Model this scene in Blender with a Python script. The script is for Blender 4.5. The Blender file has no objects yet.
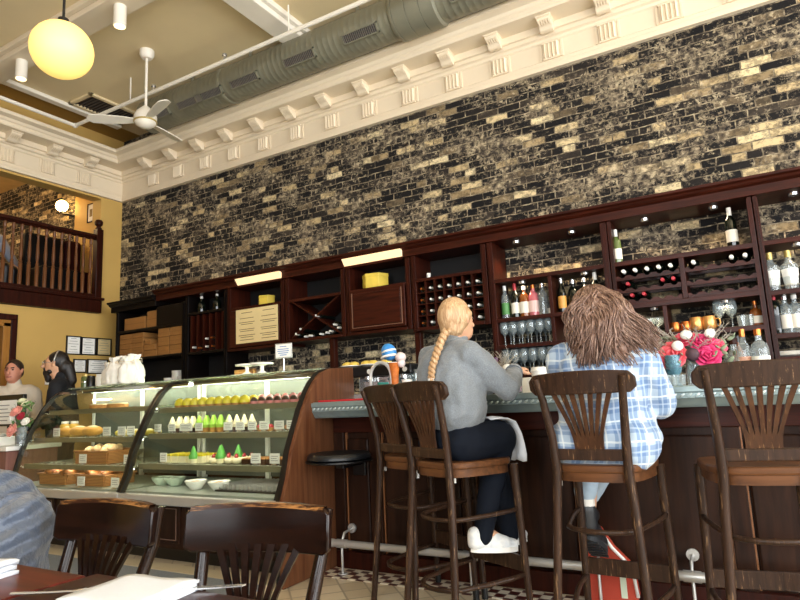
import bpy, bmesh, math, random
from mathutils import Vector as V, Matrix as M, Euler
SC = bpy.context.scene
COL = SC.collection
R = math.radians
PI = math.pi
rnd = random.Random(7)
SC.view_settings.view_transform = 'Standard'
SC.view_settings.look = 'None'
SC.view_settings.gamma = 1.0
SC.view_settings.use_curve_mapping = False

# ------------------------------------------------------------------ camera
cam_d = bpy.data.cameras.new('camera')
cam = bpy.data.objects.new('camera', cam_d)
COL.objects.link(cam)
cam_d.sensor_width = 36.0
cam_d.lens = 36.0*606.56/800.0
cam_d.clip_start = 0.05
yaw, pitch, roll = R(29.6712), R(9.1920), R(-2.6678)
FW = V((-math.sin(yaw)*math.cos(pitch), math.cos(yaw)*math.cos(pitch), math.sin(pitch)))
r0 = V((math.cos(yaw), math.sin(yaw), 0))
u0 = r0.cross(FW)
RT = math.cos(roll)*r0 + math.sin(roll)*u0
UP = -math.sin(roll)*r0 + math.cos(roll)*u0
CP = V((0, 0, 1.10))
mw = M(((RT.x, UP.x, -FW.x, CP.x), (RT.y, UP.y, -FW.y, CP.y), (RT.z, UP.z, -FW.z, CP.z), (0, 0, 0, 1)))
cam.matrix_world = mw
SC.camera = cam

# ------------------------------------------------------------------ mesh builder
def srgb(h):
    if not isinstance(h, str):
        return (h[0], h[1], h[2], 1)
    h = h.lstrip('#')
    c = [int(h[i:i+2], 16)/255 for i in (0, 2, 4)]
    c = [x/12.92 if x <= .04045 else ((x+.055)/1.055)**2.4 for x in c]
    return (c[0], c[1], c[2], 1)

class MB:
    def __init__(s):
        s.bm = bmesh.new()
    def add(s, verts, faces, mx=None):
        vs = [s.bm.verts.new((mx @ V(v)) if mx else v) for v in verts]
        for f in faces:
            try:
                s.bm.faces.new([vs[i] for i in f])
            except ValueError:
                pass
        return s
    def box(s, x0, x1, y0, y1, z0, z1, mx=None):
        vs = [(x0,y0,z0),(x1,y0,z0),(x1,y1,z0),(x0,y1,z0),(x0,y0,z1),(x1,y0,z1),(x1,y1,z1),(x0,y1,z1)]
        return s.add(vs, [(0,3,2,1),(4,5,6,7),(0,1,5,4),(1,2,6,5),(2,3,7,6),(3,0,4,7)], mx)
    def cbox(s, c, d, rz=0, mx=None):
        m = M.Translation(c) @ M.Rotation(rz, 4, 'Z')
        if mx: m = m @ mx
        return s.box(-d[0]/2, d[0]/2, -d[1]/2, d[1]/2, -d[2]/2, d[2]/2, m)
    def prism(s, poly, axis, a, b, mx=None):
        n = len(poly)
        def P(u, w, t):
            return {'x': (t, u, w), 'y': (u, t, w), 'z': (u, w, t)}[axis]
        vs = [P(u, w, a) for u, w in poly] + [P(u, w, b) for u, w in poly]
        fs = [tuple(range(n)), tuple(range(2*n-1, n-1, -1))]
        fs += [(i, (i+1) % n, n+(i+1) % n, n+i) for i in range(n)]
        return s.add(vs, fs, mx)
    def tube(s, pts, r, n=8, closed=False, mx=None, sq=None):
        pts = [V(p) for p in pts]
        k = len(pts)
        rs = list(r) if isinstance(r, (list, tuple)) else [r]*k
        tg = []
        for i in range(k):
            if closed:
                t = pts[(i+1) % k]-pts[i-1]
            else:
                t = pts[min(i+1, k-1)]-pts[max(i-1, 0)]
            tg.append(t.normalized() if t.length > 1e-9 else V((0, 0, 1)))
        a = V((0, 0, 1)) if abs(tg[0].z) < .9 else V((1, 0, 0))
        nx = tg[0].cross(a).normalized()
        verts, faces = [], []
        for i in range(k):
            nx = (nx - tg[i]*nx.dot(tg[i])).normalized()
            ny = tg[i].cross(nx)
            for j in range(n):
                an = 2*PI*j/n
                ca, sa = math.cos(an), math.sin(an)
                verts.append(pts[i]+nx*ca*rs[i]+ny*sa*rs[i]*(sq or 1))
        kk = k if closed else k-1
        for i in range(kk):
            i2 = (i+1) % k
            for j in range(n):
                j2 = (j+1) % n
                faces.append((i*n+j, i*n+j2, i2*n+j2, i2*n+j))
        if not closed:
            faces.append(tuple(range(n-1, -1, -1)))
            faces.append(tuple((k-1)*n+j for j in range(n)))
        return s.add(verts, faces, mx)
    def cyl(s, p0, p1, r, r1=None, n=16):
        return s.tube([p0, p1], [r, r if r1 is None else r1], n)
    def lathe(s, prof, c=(0, 0, 0), n=16, mx=None, closed=False):
        # prof: (r, z) from bottom to top
        m = M.Translation(c)
        if mx: m = m @ mx
        verts, faces, rings = [], [], []
        for r, z in prof:
            if r < 1e-6:
                rings.append([len(verts)]); verts.append((0, 0, z))
            else:
                st = len(verts)
                verts += [(r*math.cos(2*PI*j/n), r*math.sin(2*PI*j/n), z) for j in range(n)]
                rings.append(list(range(st, st+n)))
        pr = list(zip(rings, rings[1:]))
        if closed: pr.append((rings[-1], rings[0]))
        for A, B in pr:
            for j in range(n):
                j2 = (j+1) % n
                if len(A) == 1 and len(B) == 1: continue
                if len(A) == 1: faces.append((A[0], B[j2], B[j]))
                elif len(B) == 1: faces.append((A[j], A[j2], B[0]))
                else: faces.append((A[j], A[j2], B[j2], B[j]))
        if not closed:
            if len(rings[0]) > 1: faces.append(tuple(reversed(rings[0])))
            if len(rings[-1]) > 1: faces.append(tuple(rings[-1]))
        return s.add(verts, faces, m)
    def ell(s, c, r, n=14, m=9, rot=None):
        if not isinstance(r, (tuple, list)): r = (r, r, r)
        mx = M.Translation(c)
        if rot: mx = mx @ Euler(rot).to_matrix().to_4x4()
        mx = mx @ M.Diagonal((r[0], r[1], r[2], 1))
        prof = [(math.sin(PI*i/m), -math.cos(PI*i/m)) for i in range(m+1)]
        prof[0] = (0, -1); prof[-1] = (0, 1)
        return s.lathe(prof, (0, 0, 0), n, mx)
    def caps(s, p0, p1, ra, rb, n=12):
        p0, p1 = V(p0), V(p1)
        d = p1-p0; L = d.length
        q = V((0, 0, 1)).rotation_difference(d.normalized()) if L > 1e-6 else M.Identity(3).to_quaternion()
        mx = M.Translation(p0) @ q.to_matrix().to_4x4()
        prof = [(0, -ra)]
        for i in range(1, 4): prof.append((ra*math.sin(PI/2*i/4), -ra*math.cos(PI/2*i/4)))
        prof += [(ra, 0), (rb, L)]
        for i in range(1, 4): prof.append((rb*math.cos(PI/2*i/4), L+rb*math.sin(PI/2*i/4)))
        prof.append((0, L+rb))
        return s.lathe(prof, (0, 0, 0), n, mx)
    def build(s, name, mat, parent=None, smooth=False, bevel=0, loc=None, seg=2, label=None):
        bmesh.ops.recalc_face_normals(s.bm, faces=s.bm.faces)
        me = bpy.data.meshes.new(name)
        s.bm.to_mesh(me); s.bm.free()
        if smooth:
            for p in me.polygons: p.use_smooth = True
            if smooth is not True:
                me.set_sharp_from_angle(angle=R(smooth))
        o = bpy.data.objects.new(name, me)
        COL.objects.link(o)
        if mat: me.materials.append(mat)
        if parent: o.parent = parent
        if loc: o.location = loc
        if bevel:
            b = o.modifiers.new('bevel', 'BEVEL')
            b.width = bevel; b.segments = seg; b.limit_method = 'ANGLE'; b.angle_limit = R(40)
        if label: o['label'] = label
        return o

def thing(name, label, cat, loc=(0, 0, 0), rz=0, group=None):
    o = bpy.data.objects.new(name, None)
    COL.objects.link(o)
    o.location = loc; o.rotation_euler = (0, 0, rz)
    o.empty_display_size = .05
    o['label'] = label; o['category'] = cat
    if group: o['group'] = group
    return o
def tag(o, label, cat, group=None, kind=None):
    o['label'] = label; o['category'] = cat
    if group: o['group'] = group
    if kind: o['kind'] = kind
    return o
def struct(o):
    o['kind'] = 'structure'
    return o
def dup(root, loc, rz=None, label=None, group=None, rot=None):
    r = root.copy(); COL.objects.link(r)
    r.location = loc
    if rz is not None: r.rotation_euler = (0, 0, rz)
    if rot is not None: r.rotation_euler = rot
    if label: r['label'] = label
    if group: r['group'] = group
    for ch in list(root.children):
        c = ch.copy(); COL.objects.link(c); c.parent = r
        for g in list(ch.children):
            d = g.copy(); COL.objects.link(d); d.parent = c
    return r
def blob(name, prims, mat, parent=None, vox=.012, it=4, fac=.5, label=None, disp=None):
    # one continuous surface grown over capsules and ellipsoids
    mb = MB()
    for p in prims:
        if p[0] == 'c': mb.caps(*p[1:])
        elif p[0] == 'e': mb.ell(p[1], p[2], 16, 10, p[3] if len(p) > 3 else None)
        elif p[0] == 't': mb.tube(p[1], p[2], 12)
    o = mb.build(name, mat, parent, smooth=True, label=label)
    rm = o.modifiers.new('remesh', 'REMESH'); rm.mode = 'VOXEL'; rm.voxel_size = vox; rm.use_smooth_shade = True
    if it:
        sm = o.modifiers.new('smooth', 'SMOOTH'); sm.iterations = it; sm.factor = fac
    if disp:
        tx = bpy.data.textures.new(name+'_folds', 'CLOUDS'); tx.noise_scale = disp[1]
        dm = o.modifiers.new('folds', 'DISPLACE'); dm.texture = tx; dm.strength = disp[0]; dm.mid_level = .5
        dm.texture_coords = 'LOCAL'
    return o

# ------------------------------------------------------------------ materials
class NT:
    def __init__(s, name):
        s.m = bpy.data.materials.new(name); s.m.use_nodes = True
        s.t = s.m.node_tree; s.n = s.t.nodes; s.l = s.t.links
        s.b = s.n['Principled BSDF']; s.out = s.n['Material Output']
        s.tc = s.n.new('ShaderNodeTexCoord')
    def node(s, t, **kw):
        x = s.n.new(t)
        for k, v in kw.items():
            if k in ('ins',):
                for i, val in v.items(): x.inputs[i].default_value = val
            else: setattr(x, k, v)
        return x
    def link(s, a, b): s.l.new(a, b)
    def map(s, scale=(1, 1, 1), rot=(0, 0, 0), loc=(0, 0, 0)):
        m = s.node('ShaderNodeMapping')
        m.inputs['Scale'].default_value = scale; m.inputs['Rotation'].default_value = rot; m.inputs['Location'].default_value = loc
        s.link(s.tc.outputs['Object'], m.inputs['Vector'])
        return m.outputs['Vector']
    def noise(s, vec, scale=5, detail=4, rough=.55, dist=0):
        n = s.node('ShaderNodeTexNoise')
        n.inputs['Scale'].default_value = scale; n.inputs['Detail'].default_value = detail
        n.inputs['Roughness'].default_value = rough; n.inputs['Distortion'].default_value = dist
        if vec: s.link(vec, n.inputs['Vector'])
        return n.outputs['Fac']
    def ramp(s, fac, stops, const=False):
        r = s.node('ShaderNodeValToRGB')
        e = r.color_ramp.elements
        while len(e) < len(stops): e.new(.5)
        for i, (p, c) in enumerate(stops):
            e[i].position = p; e[i].color = srgb(c) if isinstance(c, str) else (c, c, c, 1)
        if const: r.color_ramp.interpolation = 'CONSTANT'
        s.link(fac, r.inputs['Fac'])
        return r.outputs['Color']
    def mix(s, fac, a, b, mode='MIX'):
        m = s.node('ShaderNodeMix', data_type='RGBA', blend_type=mode)
        for sock, val in ((m.inputs[0], fac), (m.inputs[6], a), (m.inputs[7], b)):
            if hasattr(val, 'is_linked'): s.link(val, sock)
            elif isinstance(val, str): sock.default_value = srgb(val)
            else: sock.default_value = val
        return m.outputs[2]
    def math(s, op, a, b=None):
        m = s.node('ShaderNodeMath', operation=op)
        for i, val in enumerate((a, b)):
            if val is None: continue
            if hasattr(val, 'is_linked'): s.link(val, m.inputs[i])
            else: m.inputs[i].default_value = val
        return m.outputs[0]
    def bump(s, h, st=.3, dist=.01):
        b = s.node('ShaderNodeBump')
        b.inputs['Strength'].default_value = st; b.inputs['Distance'].default_value = dist
        s.link(h, b.inputs['Height']); s.link(b.outputs['Normal'], s.b.inputs['Normal'])
    def col(s, c): s.link(c, s.b.inputs['Base Color'])
    def set(s, **kw):
        for k, v in kw.items(): s.b.inputs[k.replace('_', ' ')].default_value = v
        return s

def plain(name, c, rough=.5, metal=0, var=.12, scale=6, bump=0, bscale=60, coat=0, spec=.5, c2=None, sheen=0):
    t = NT(name)
    base = srgb(c)
    lo = c2 and srgb(c2) or tuple(x*(1-var) for x in base[:3])+(1,)
    f = t.noise(t.map(), scale, 3)
    t.col(t.mix(t.ramp(f, [(.35, 0.0), (.65, 1.0)]), lo, base))
    t.set(Roughness=rough, Metallic=metal, Coat_Weight=coat, Specular_IOR_Level=spec)
    if sheen: t.set(Sheen_Weight=sheen)
    if bump: t.bump(t.noise(t.map(), bscale, 3), bump, .005)
    return t.m

def wood(name, c1, c2, axis='z', rough=.35, coat=.3, scale=1.0, wear=None, wear_amt=.62, bump=.08, spec=.14):
    coat *= .3
    t = NT(name)
    sc = {'x': (1.2, 16, 16), 'y': (16, 1.2, 16), 'z': (16, 16, 1.2)}[axis]
    sc = tuple(q*scale for q in sc)
    f = t.noise(t.map(sc), 2.2, 6, .6, .6)
    c = t.mix(t.ramp(f, [(.3, 0.0), (.7, 1.0)]), c1, c2)
    big = t.noise(t.map(), 2.5, 2)
    c = t.mix(t.math('MULTIPLY', big, .35), c, c1)
    if wear:
        w = t.ramp(t.noise(t.map(sc), 5, 5, .7), [(wear_amt, 0.0), (wear_amt+.1, 1.0)])
        c = t.mix(t.math('MULTIPLY', w, .8), c, wear)
    t.col(c)
    t.set(Roughness=rough, Coat_Weight=coat, Coat_Roughness=.15, Specular_IOR_Level=spec)
    if bump: t.bump(f, bump, .004)
    return t.m

def emis(name, c, st):
    m = bpy.data.materials.new(name); m.use_nodes = True
    b = m.node_tree.nodes['Principled BSDF']
    b.inputs['Base Color'].default_value = srgb(c)
    b.inputs['Emission Color'].default_value = srgb(c); b.inputs['Emission Strength'].default_value = st
    return m

def glassm(name, tint='#ffffff', refl=.9, rough=.02, ior=1.45, body=0.0, bodyc='#d8e6e0'):
    # thin clear glass: straight-through transparency with a Fresnel reflection
    t = NT(name)
    tr = t.node('ShaderNodeBsdfTransparent'); tr.inputs['Color'].default_value = srgb(tint)
    gl = t.node('ShaderNodeBsdfGlossy'); gl.inputs['Roughness'].default_value = rough
    gl.inputs['Color'].default_value = (refl, refl, refl, 1)
    lw = t.node('ShaderNodeLayerWeight'); lw.inputs['Blend'].default_value = .5
    f0 = ((ior-1)/(ior+1))**2
    fz = t.math('ADD', t.math('MULTIPLY', t.math('POWER', lw.outputs['Facing'], 5.0), 1-f0), f0)
    mx = t.node('ShaderNodeMixShader')
    t.link(fz, mx.inputs[0]); t.link(tr.outputs[0], mx.inputs[1]); t.link(gl.outputs[0], mx.inputs[2])
    last = mx
    if body:
        df = t.node('ShaderNodeBsdfDiffuse'); df.inputs['Color'].default_value = srgb(bodyc)
        m2 = t.node('ShaderNodeMixShader'); m2.inputs[0].default_value = body
        t.link(mx.outputs[0], m2.inputs[1]); t.link(df.outputs[0], m2.inputs[2]); last = m2
    t.link(last.outputs[0], t.out.inputs['Surface'])
    t.n.remove(t.b)
    return t.m

def brick_mat(name, warm=False):
    t = NT(name)
    sp = t.node('ShaderNodeSeparateXYZ'); t.link(t.tc.outputs['Object'], sp.inputs[0])
    wob = t.node('ShaderNodeTexNoise'); wob.inputs['Scale'].default_value = 9; wob.inputs['Detail'].default_value = 3
    t.link(t.tc.outputs['Object'], wob.inputs['Vector'])
    wv = t.node('ShaderNodeVectorMath', operation='SCALE'); wv.inputs[3].default_value = .022
    t.link(wob.outputs['Color'], wv.inputs[0])
    cb = t.node('ShaderNodeCombineXYZ'); t.link(sp.outputs[0], cb.inputs[0]); t.link(sp.outputs[2], cb.inputs[1])
    ad = t.node('ShaderNodeVectorMath', operation='ADD'); t.link(cb.outputs[0], ad.inputs[0]); t.link(wv.outputs[0], ad.inputs[1])
    br = t.node('ShaderNodeTexBrick'); t.link(ad.outputs[0], br.inputs['Vector'])
    for k, v in (('Color1', (0, 0, 0, 1)), ('Color2', (1, 1, 1, 1)), ('Mortar', (.5, .5, .5, 1)), ('Scale', 1.0), ('Mortar Size', .0058), ('Mortar Smooth', .3), ('Bias', 0.0), ('Brick Width', .212), ('Row Height', .0665)):
        br.inputs[k].default_value = v
    br.offset = .42; br.squash = .5; br.squash_frequency = 6
    if warm:
        brick = t.ramp(br.outputs['Color'], [(0, '#24160f'), (.5, '#3a2418'), (.6, '#6b4a2a'), (.85, '#a07a44'), (1, '#c09a5c')])
    else:
        brick = t.ramp(br.outputs['Color'], [(0, '#100f11'), (.5, '#1a1818'), (.70, '#2a2522'), (.77, '#443b32'), (.83, '#a08a66'), (.91, '#cdb588'), (1, '#e6d3a8')])
    # flaking paint: pale mortar and brick show through in ragged spots
    f1 = t.noise(t.map((1, 1, 1)), 34, 6, .8)
    f2 = t.noise(t.map((1, 1, 1.6)), 2.1, 4, .6)
    thr = t.math('ADD', f1, t.math('MULTIPLY', t.math('SUBTRACT', f2, .5), .9))
    sm = t.ramp(thr, [(.50, 0.0), (.56, 1.0)])
    fcol = t.ramp(t.noise(t.map((1, 1, 1)), 19, 4), [(.38, '#443c35' if not warm else '#6b5030'), (.50, '#8d7e69'), (.64, '#cfbd9b')])
    c = t.mix(t.math('MULTIPLY', sm, .78), brick, fcol)
    mcol = t.ramp(t.noise(t.map(), 14, 5, .7), [(.38, '#37312b'), (.52, '#81745f'), (.66, '#bdad8f')])
    soot = t.ramp(t.noise(t.map((1, 1, 1.4)), 17, 6, .75), [(.44, 1.0), (.54, 0.0)])
    c = t.mix(t.math('MULTIPLY', soot, .50), c, '#171413')
    c = t.mix(br.outputs['Fac'], c, mcol)
    t.col(c)
    t.set(Roughness=.85, Specular_IOR_Level=.25)
    h = t.math('SUBTRACT', t.math('MULTIPLY', f1, .5), br.outputs['Fac'])
    t.bump(h, .8, .012)
    return t.m

MAT = {}
def mats():
    m = MAT
    m['brick'] = brick_mat('old_brick'); m['brick_warm'] = brick_mat('old_brick_warm', True)
    m['cream'] = plain('cream_plaster', '#e4d3b8', .6, var=.05, scale=2.5)
    m['ceiling'] = plain('tan_ceiling_paint', '#e6d1a6', .7, var=.08, scale=1.2)
    m['gold'] = plain('gold_ceiling_paint', '#93712f', .6, var=.12, scale=1.5)
    m['white'] = plain('white_paint', '#efe7d8', .5, var=.04)
    m['yellow'] = plain('ochre_wall_paint', '#c9a359', .65, var=.07, scale=1.3)
    m['neutral'] = plain('pale_wall_paint', '#d9cbb2', .7, var=.05)
    m['wood'] = wood('mahogany', '#200b06', '#42190e', 'z', .38, .15)
    m['woodx'] = wood('mahogany_rail', '#240d07', '#4a1d10', 'x', .38, .15)
    m['woodblack'] = wood('ebonised_wood', '#060404', '#0f0806', 'z', .45, .1)
    m['panel'] = wood('bar_panel_wood', '#1a0d08', '#372014', 'z', .4, .2, .8)
    m['endpanel'] = wood('end_panel_wood', '#54301d', '#7a5136', 'z', .42, .2, .7)
    m['stool'] = wood('stool_wood', '#251912', '#3f2b1f', 'z', .36, .25, 1.3, '#8f6f50', .59)
    m['stoolx'] = wood('stool_seat_wood', '#452b1b', '#6d4629', 'x', .4, .25, 1.0, '#9a7752', .64)
    m['chair'] = wood('dining_chair_wood', '#0f0705', '#221009', 'x', .2, 1.0, 1.0)
    m['chairz'] = wood('dining_chair_post', '#140a07', '#2a180c', 'z', .2, .9, 1.0, '#7a5a3a', .70)
    m['chairedge'] = wood('worn_rail_edge', '#1c0e08', '#3b2012', 'x', .35, .3, .9, '#a3713f', .50)
    m['table'] = wood('table_wood', '#3a110c', '#66231a', 'x', .34, .25, .8)
    m['tabley'] = wood('table_wood_dark', '#1d0806', '#3a120d', 'x', .34, .25, .8)
    m['balu'] = wood('balustrade_wood', '#1d0a05', '#3d160b', 'z', .35, .3)
    m['splat'] = wood('stool_splat_wood', '#2e1c12', '#523522', 'z', .38, .2, 1.2, '#876543', .60)
    m['zinc'] = plain('zinc_bar_metal', '#93a4a4', .42, .55, var=.18, scale=9, bump=.1, bscale=30)
    m['steel'] = plain('brushed_steel', '#c4c2bd', .36, .6, var=.1, scale=4)
    m['duct'] = plain('duct_steel', '#85826f', .5, .25, var=.15, scale=3)
    m['chrome'] = plain('chrome', '#dcdcdc', .14, .8, var=.02)
    m['tapchrome'] = plain('satin_chrome', '#e2e2de', .3, .35, var=.02)
    m['black'] = plain('black_enamel', '#0d0d0e', .35, var=.2)
    m['blackm'] = plain('black_vinyl', '#14161a', .4, var=.2, scale=20)
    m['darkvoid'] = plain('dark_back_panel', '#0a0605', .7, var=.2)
    m['paper'] = plain('white_paper', '#f2f0e9', .7, var=.03)
    m['menu'] = plain('parchment', '#e6cf98', .7, var=.06)
    m['ink'] = plain('brown_ink', '#6b4a26', .7, var=.1)
    m['inkblue'] = plain('blue_ink', '#6d95c8', .7, var=.1)
    m['inkgrey'] = plain('grey_ink', '#8f8c86', .7, var=.1)
    m['glass'] = glassm('clear_glass')
    m['vglass'] = glassm('case_glass', '#f6f8f4', .75, .03, 1.35)
    m['ware'] = glassm('glassware', '#f0f4f4', .95, .06, 1.6, .16, '#cfd8da')
    m['frost'] = glassm('rear_door_glass', '#dfe4dc', .6, .1, 1.3, .6, '#7c8078')
    m['shelfglass'] = glassm('shelf_glass', '#eef2ea', .5, .05, 1.4, .25, '#b4b8a8')
    m['greenglass'] = glassm('green_shade_glass', '#9ab29a', .6, .05, 1.4, .3, '#5f7a62')
    m['wine'] = plain('dark_bottle_glass', '#0c120d', .08, var=.2, spec=.7)
    m['whitewine'] = plain('pale_bottle_glass', '#5c6b3a', .08, var=.2, spec=.7)
    m['redw'] = plain('red_foil', '#a3232c', .35, .3, var=.1)
    m['gold_foil'] = plain('gold_foil', '#c9b067', .35, .5, var=.1)
    m['white_cap'] = plain('white_cap', '#e9e6df', .4, var=.03)
    m['label'] = plain('bottle_label', '#e8e2d4', .6, var=.05)
    m['amber'] = plain('amber_spirit', '#8a4a1c', .1, var=.2, spec=.7)
    m['pinkliq'] = plain('pink_spirit', '#c76a72', .12, var=.1, spec=.7)
    m['copper'] = plain('hammered_copper', '#d27a3c', .28, .85, var=.2, scale=30, bump=.3, bscale=60)
    m['card'] = plain('kraft_carton', '#94652f', .75, var=.1, scale=3)
    m['ceramic'] = plain('white_ceramic', '#efece4', .2, var=.02, coat=.4)
    m['cloth'] = plain('white_cotton', '#eeeae0', .85, var=.05, scale=12, bump=.2, bscale=90)
    m['linen'] = plain('white_linen', '#d3d7dd', .8, var=.02, scale=8, bump=.15, bscale=120)
    m['skin'] = plain('skin', '#d9a583', .5, var=.06, scale=9)
    m['skinpink'] = plain('skin_ruddy', '#d18e74', .5, var=.08, scale=9)
    m['brownhair'] = None
    m['eye'] = plain('eye', '#1c1512', .2)
    m['lip'] = plain('lip', '#a55a50', .5)
    m['yellowbox'] = plain('yellow_waxed_paper', '#dcc04a', .5, var=.12, scale=14)
    m['red'] = plain('red_rubber', '#c4202c', .5, var=.08)
    m['pastry'] = plain('baked_pastry', '#c58a48', .7, c2='#8f5a28', scale=30, bump=.3)
    m['cream_cake'] = plain('cream_icing', '#efe3bd', .5, var=.06)
    m['lemon'] = plain('lemon_curd', '#e6d533', .35, c2='#c9b41e', scale=18)
    m['lime'] = plain('green_icing', '#9ecb4a', .4, var=.15)
    m['choc'] = plain('dark_chocolate', '#3a1d12', .35, var=.2)
    m['berry'] = plain('berry_glaze', '#b5323e', .25, var=.2)
    m['pinkice'] = plain('pink_icing', '#e58f92', .45, var=.1)
    m['wicker'] = None
mats()

def hair_mat(name, c1, c2, c3, axis='z', sc=70):
    t = NT(name)
    s3 = {'z': (sc, sc, sc*.10), 'y': (sc, sc*.1, sc)}[axis]
    f = t.noise(t.map(s3), 1.0, 5, .65, 1.2)
    g = t.noise(t.map((8, 8, 5)), 1.0, 2)
    c = t.ramp(f, [(.30, c1), (.5, c2), (.72, c3)])
    t.col(t.mix(t.math('MULTIPLY', g, .4), c, c2))
    t.set(Roughness=.42, Specular_IOR_Level=.5)
    t.bump(f, .6, .008)
    return t.m
MAT['blonde'] = hair_mat('blonde_hair', '#84603c', '#b8926a', '#e2c9a4')
MAT['brunette'] = hair_mat('brunette_hair', '#3a271d', '#75584a', '#b89a86')
MAT['dkhair'] = hair_mat('dark_hair', '#0c0908', '#1a1412', '#33281f')
MAT['shorthair'] = hair_mat('short_brown_hair', '#1a120d', '#2c2018', '#49382b')

def wicker_mat():
    t = NT('wicker')
    w = t.node('ShaderNodeTexWave', wave_type='BANDS', bands_direction='Z')
    w.inputs['Scale'].default_value = 28; w.inputs['Distortion'].default_value = 2; w.inputs['Detail'].default_value = 2
    t.link(t.tc.outputs['Object'], w.inputs['Vector'])
    t.col(t.ramp(w.outputs['Fac'], [(.2, '#7a4620'), (.8, '#c08448')]))
    t.set(Roughness=.6); t.bump(w.outputs['Fac'], .6, .004)
    return t.m
MAT['wicker'] = wicker_mat()

def plaid_mat():
    t = NT('blue_plaid_flannel')
    sp = t.node('ShaderNodeSeparateXYZ'); t.link(t.map((1, 1, 1)), sp.inputs[0])
    wob = t.noise(t.map(), 5, 2)
    def stripes(sock, per, lo, hi):
        v = t.math('ADD', t.math('MULTIPLY', sock, 1.0/per), t.math('MULTIPLY', wob, .55))
        fr = t.math('FRACT', v)
        return t.ramp(fr, [(lo-.02, 0.0), (lo, 1.0), (hi, 1.0), (hi+.02, 0.0)])
    x, z = sp.outputs[0], sp.outputs[2]
    xy = t.math('ADD', x, t.math('MULTIPLY', sp.outputs[1], .6))
    c = t.mix(t.math('MULTIPLY', stripes(xy, .092, .18, .60), .65), '#a6b8ca', '#5a7ba6')
    c = t.mix(t.math('MULTIPLY', stripes(z, .092, .18, .60), .55), c, '#47699a')
    c = t.mix(t.math('MULTIPLY', stripes(xy, .092, .76, .82), .7), c, '#dde3e2')
    c = t.mix(t.math('MULTIPLY', stripes(z, .092, .76, .82), .7), c, '#dde3e2')
    c = t.mix(t.math('MULTIPLY', stripes(xy, .092, .34, .40), .55), c, '#b9c9da')
    c = t.mix(t.math('MULTIPLY', stripes(z, .092, .34, .40), .5), c, '#b9c9da')
    t.col(c)
    t.set(Roughness=.85, Sheen_Weight=.2); t.bump(t.noise(t.map(), 9, 4), .35, .02)
    return t.m
MAT['plaid'] = plaid_mat()

def floor_tile_mat():
    t = NT('cream_diagonal_tile')
    v = t.map((1, 1, 1), (0, 0, R(45)))
    ck = t.node('ShaderNodeTexChecker'); ck.inputs['Scale'].default_value = 1/.3
    t.link(v, ck.inputs['Vector'])
    br = t.node('ShaderNodeTexBrick'); br.offset = 0
    for k, val in (('Color1', srgb('#d5c6aa')), ('Color2', srgb('#bfae90')), ('Mortar', srgb('#8d7f68')), ('Scale', 1.0), ('Mortar Size', .006), ('Brick Width', .15), ('Row Height', .15)):
        br.inputs[k].default_value = val
    t.link(v, br.inputs['Vector'])
    c = t.mix(t.math('MULTIPLY', ck.outputs['Fac'], .35), br.outputs['Color'], '#a08a68')
    c = t.mix(t.math('MULTIPLY', t.noise(t.map(), 7, 4), .3), c, '#efe3cb')
    t.col(c); t.set(Roughness=.35)
    return t.m
def carpet_mat():
    t = NT('grey_blue_carpet')
    f = t.noise(t.map(), 160, 3, .7); g = t.noise(t.map(), 5, 3)
    t.col(t.mix(t.math('MULTIPLY', g, .4), t.ramp(f, [(.35, '#5d646b'), (.65, '#8f979c')]), '#7d858c'))
    t.set(Roughness=.95); t.bump(f, .5, .004)
    return t.m
def checker_mat():
    t = NT('red_white_mosaic')
    ck = t.node('ShaderNodeTexChecker'); ck.inputs['Scale'].default_value = 1/.06
    ck.inputs['Color1'].default_value = srgb('#d7cdb8'); ck.inputs['Color2'].default_value = srgb('#4a1c18')
    t.link(t.map((1, 1, 1), loc=(0, 0, .01)), ck.inputs['Vector'])
    t.col(ck.outputs['Color']); t.set(Roughness=.4)
    return t.m
MAT['tile'] = floor_tile_mat(); MAT['carpet'] = carpet_mat(); MAT['checker'] = checker_mat()
# ------------------------------------------------------------------ places in the room
XL, YB, XR, YF, ZC = -7.377, 5.2, 5.4, -3.2, 4.9
def at(x, y, X=None, Y=None, Z=None):
    d = FW + RT*((x-400)/606.56) - UP*((y-300)/606.56)
    if X is not None: t = X/d.x
    elif Y is not None: t = Y/d.y
    else: t = (Z-CP.z)/d.z
    return CP + d*t

# ------------------------------------------------------------------ shell
struct(MB().box(XL-4.4, XR+.2, YF-.2, YB+.2, -.12, 0).build('floor', MAT['tile']))
cp = MB().box(XL, -2.72, YF, 2.96, 0, .012).build('trim_1', MAT['carpet']); struct(cp)
struct(MB().box(XL, -2.72, 2.96, 3.1, 0, .014).build('trim_2', plain('cream_floor_strip', '#cdbf9f', .5, var=.06)))
struct(MB().box(-2.62, XR, 3.28, 3.46, 0, .004).build('trim_3', MAT['checker']))
struct(MB().box(XL-4.4, XR, YB, YB+.2, 0, ZC+.15).build('wall_back', MAT['brick']))
# left wall: balcony opening above, doorway below
wl = MB()
x0, x1 = XL-.18, XL
wl.box(x0, x1, 4.88, YB, 2.38, ZC)
wl.box(x0, x1, YF, 4.88, 3.96, ZC)
wl.box(x0, x1, YF, -1.0, 2.38, 3.96)
wl.box(x0, x1, 3.78, YB, 0, 2.38)
wl.box(x0, x1, YF, 2.85, 0, 2.38)
wl.box(x0, x1, 2.85, 3.78, 2.17, 2.38)
struct(wl.build('wall_left', MAT['yellow']))
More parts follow.
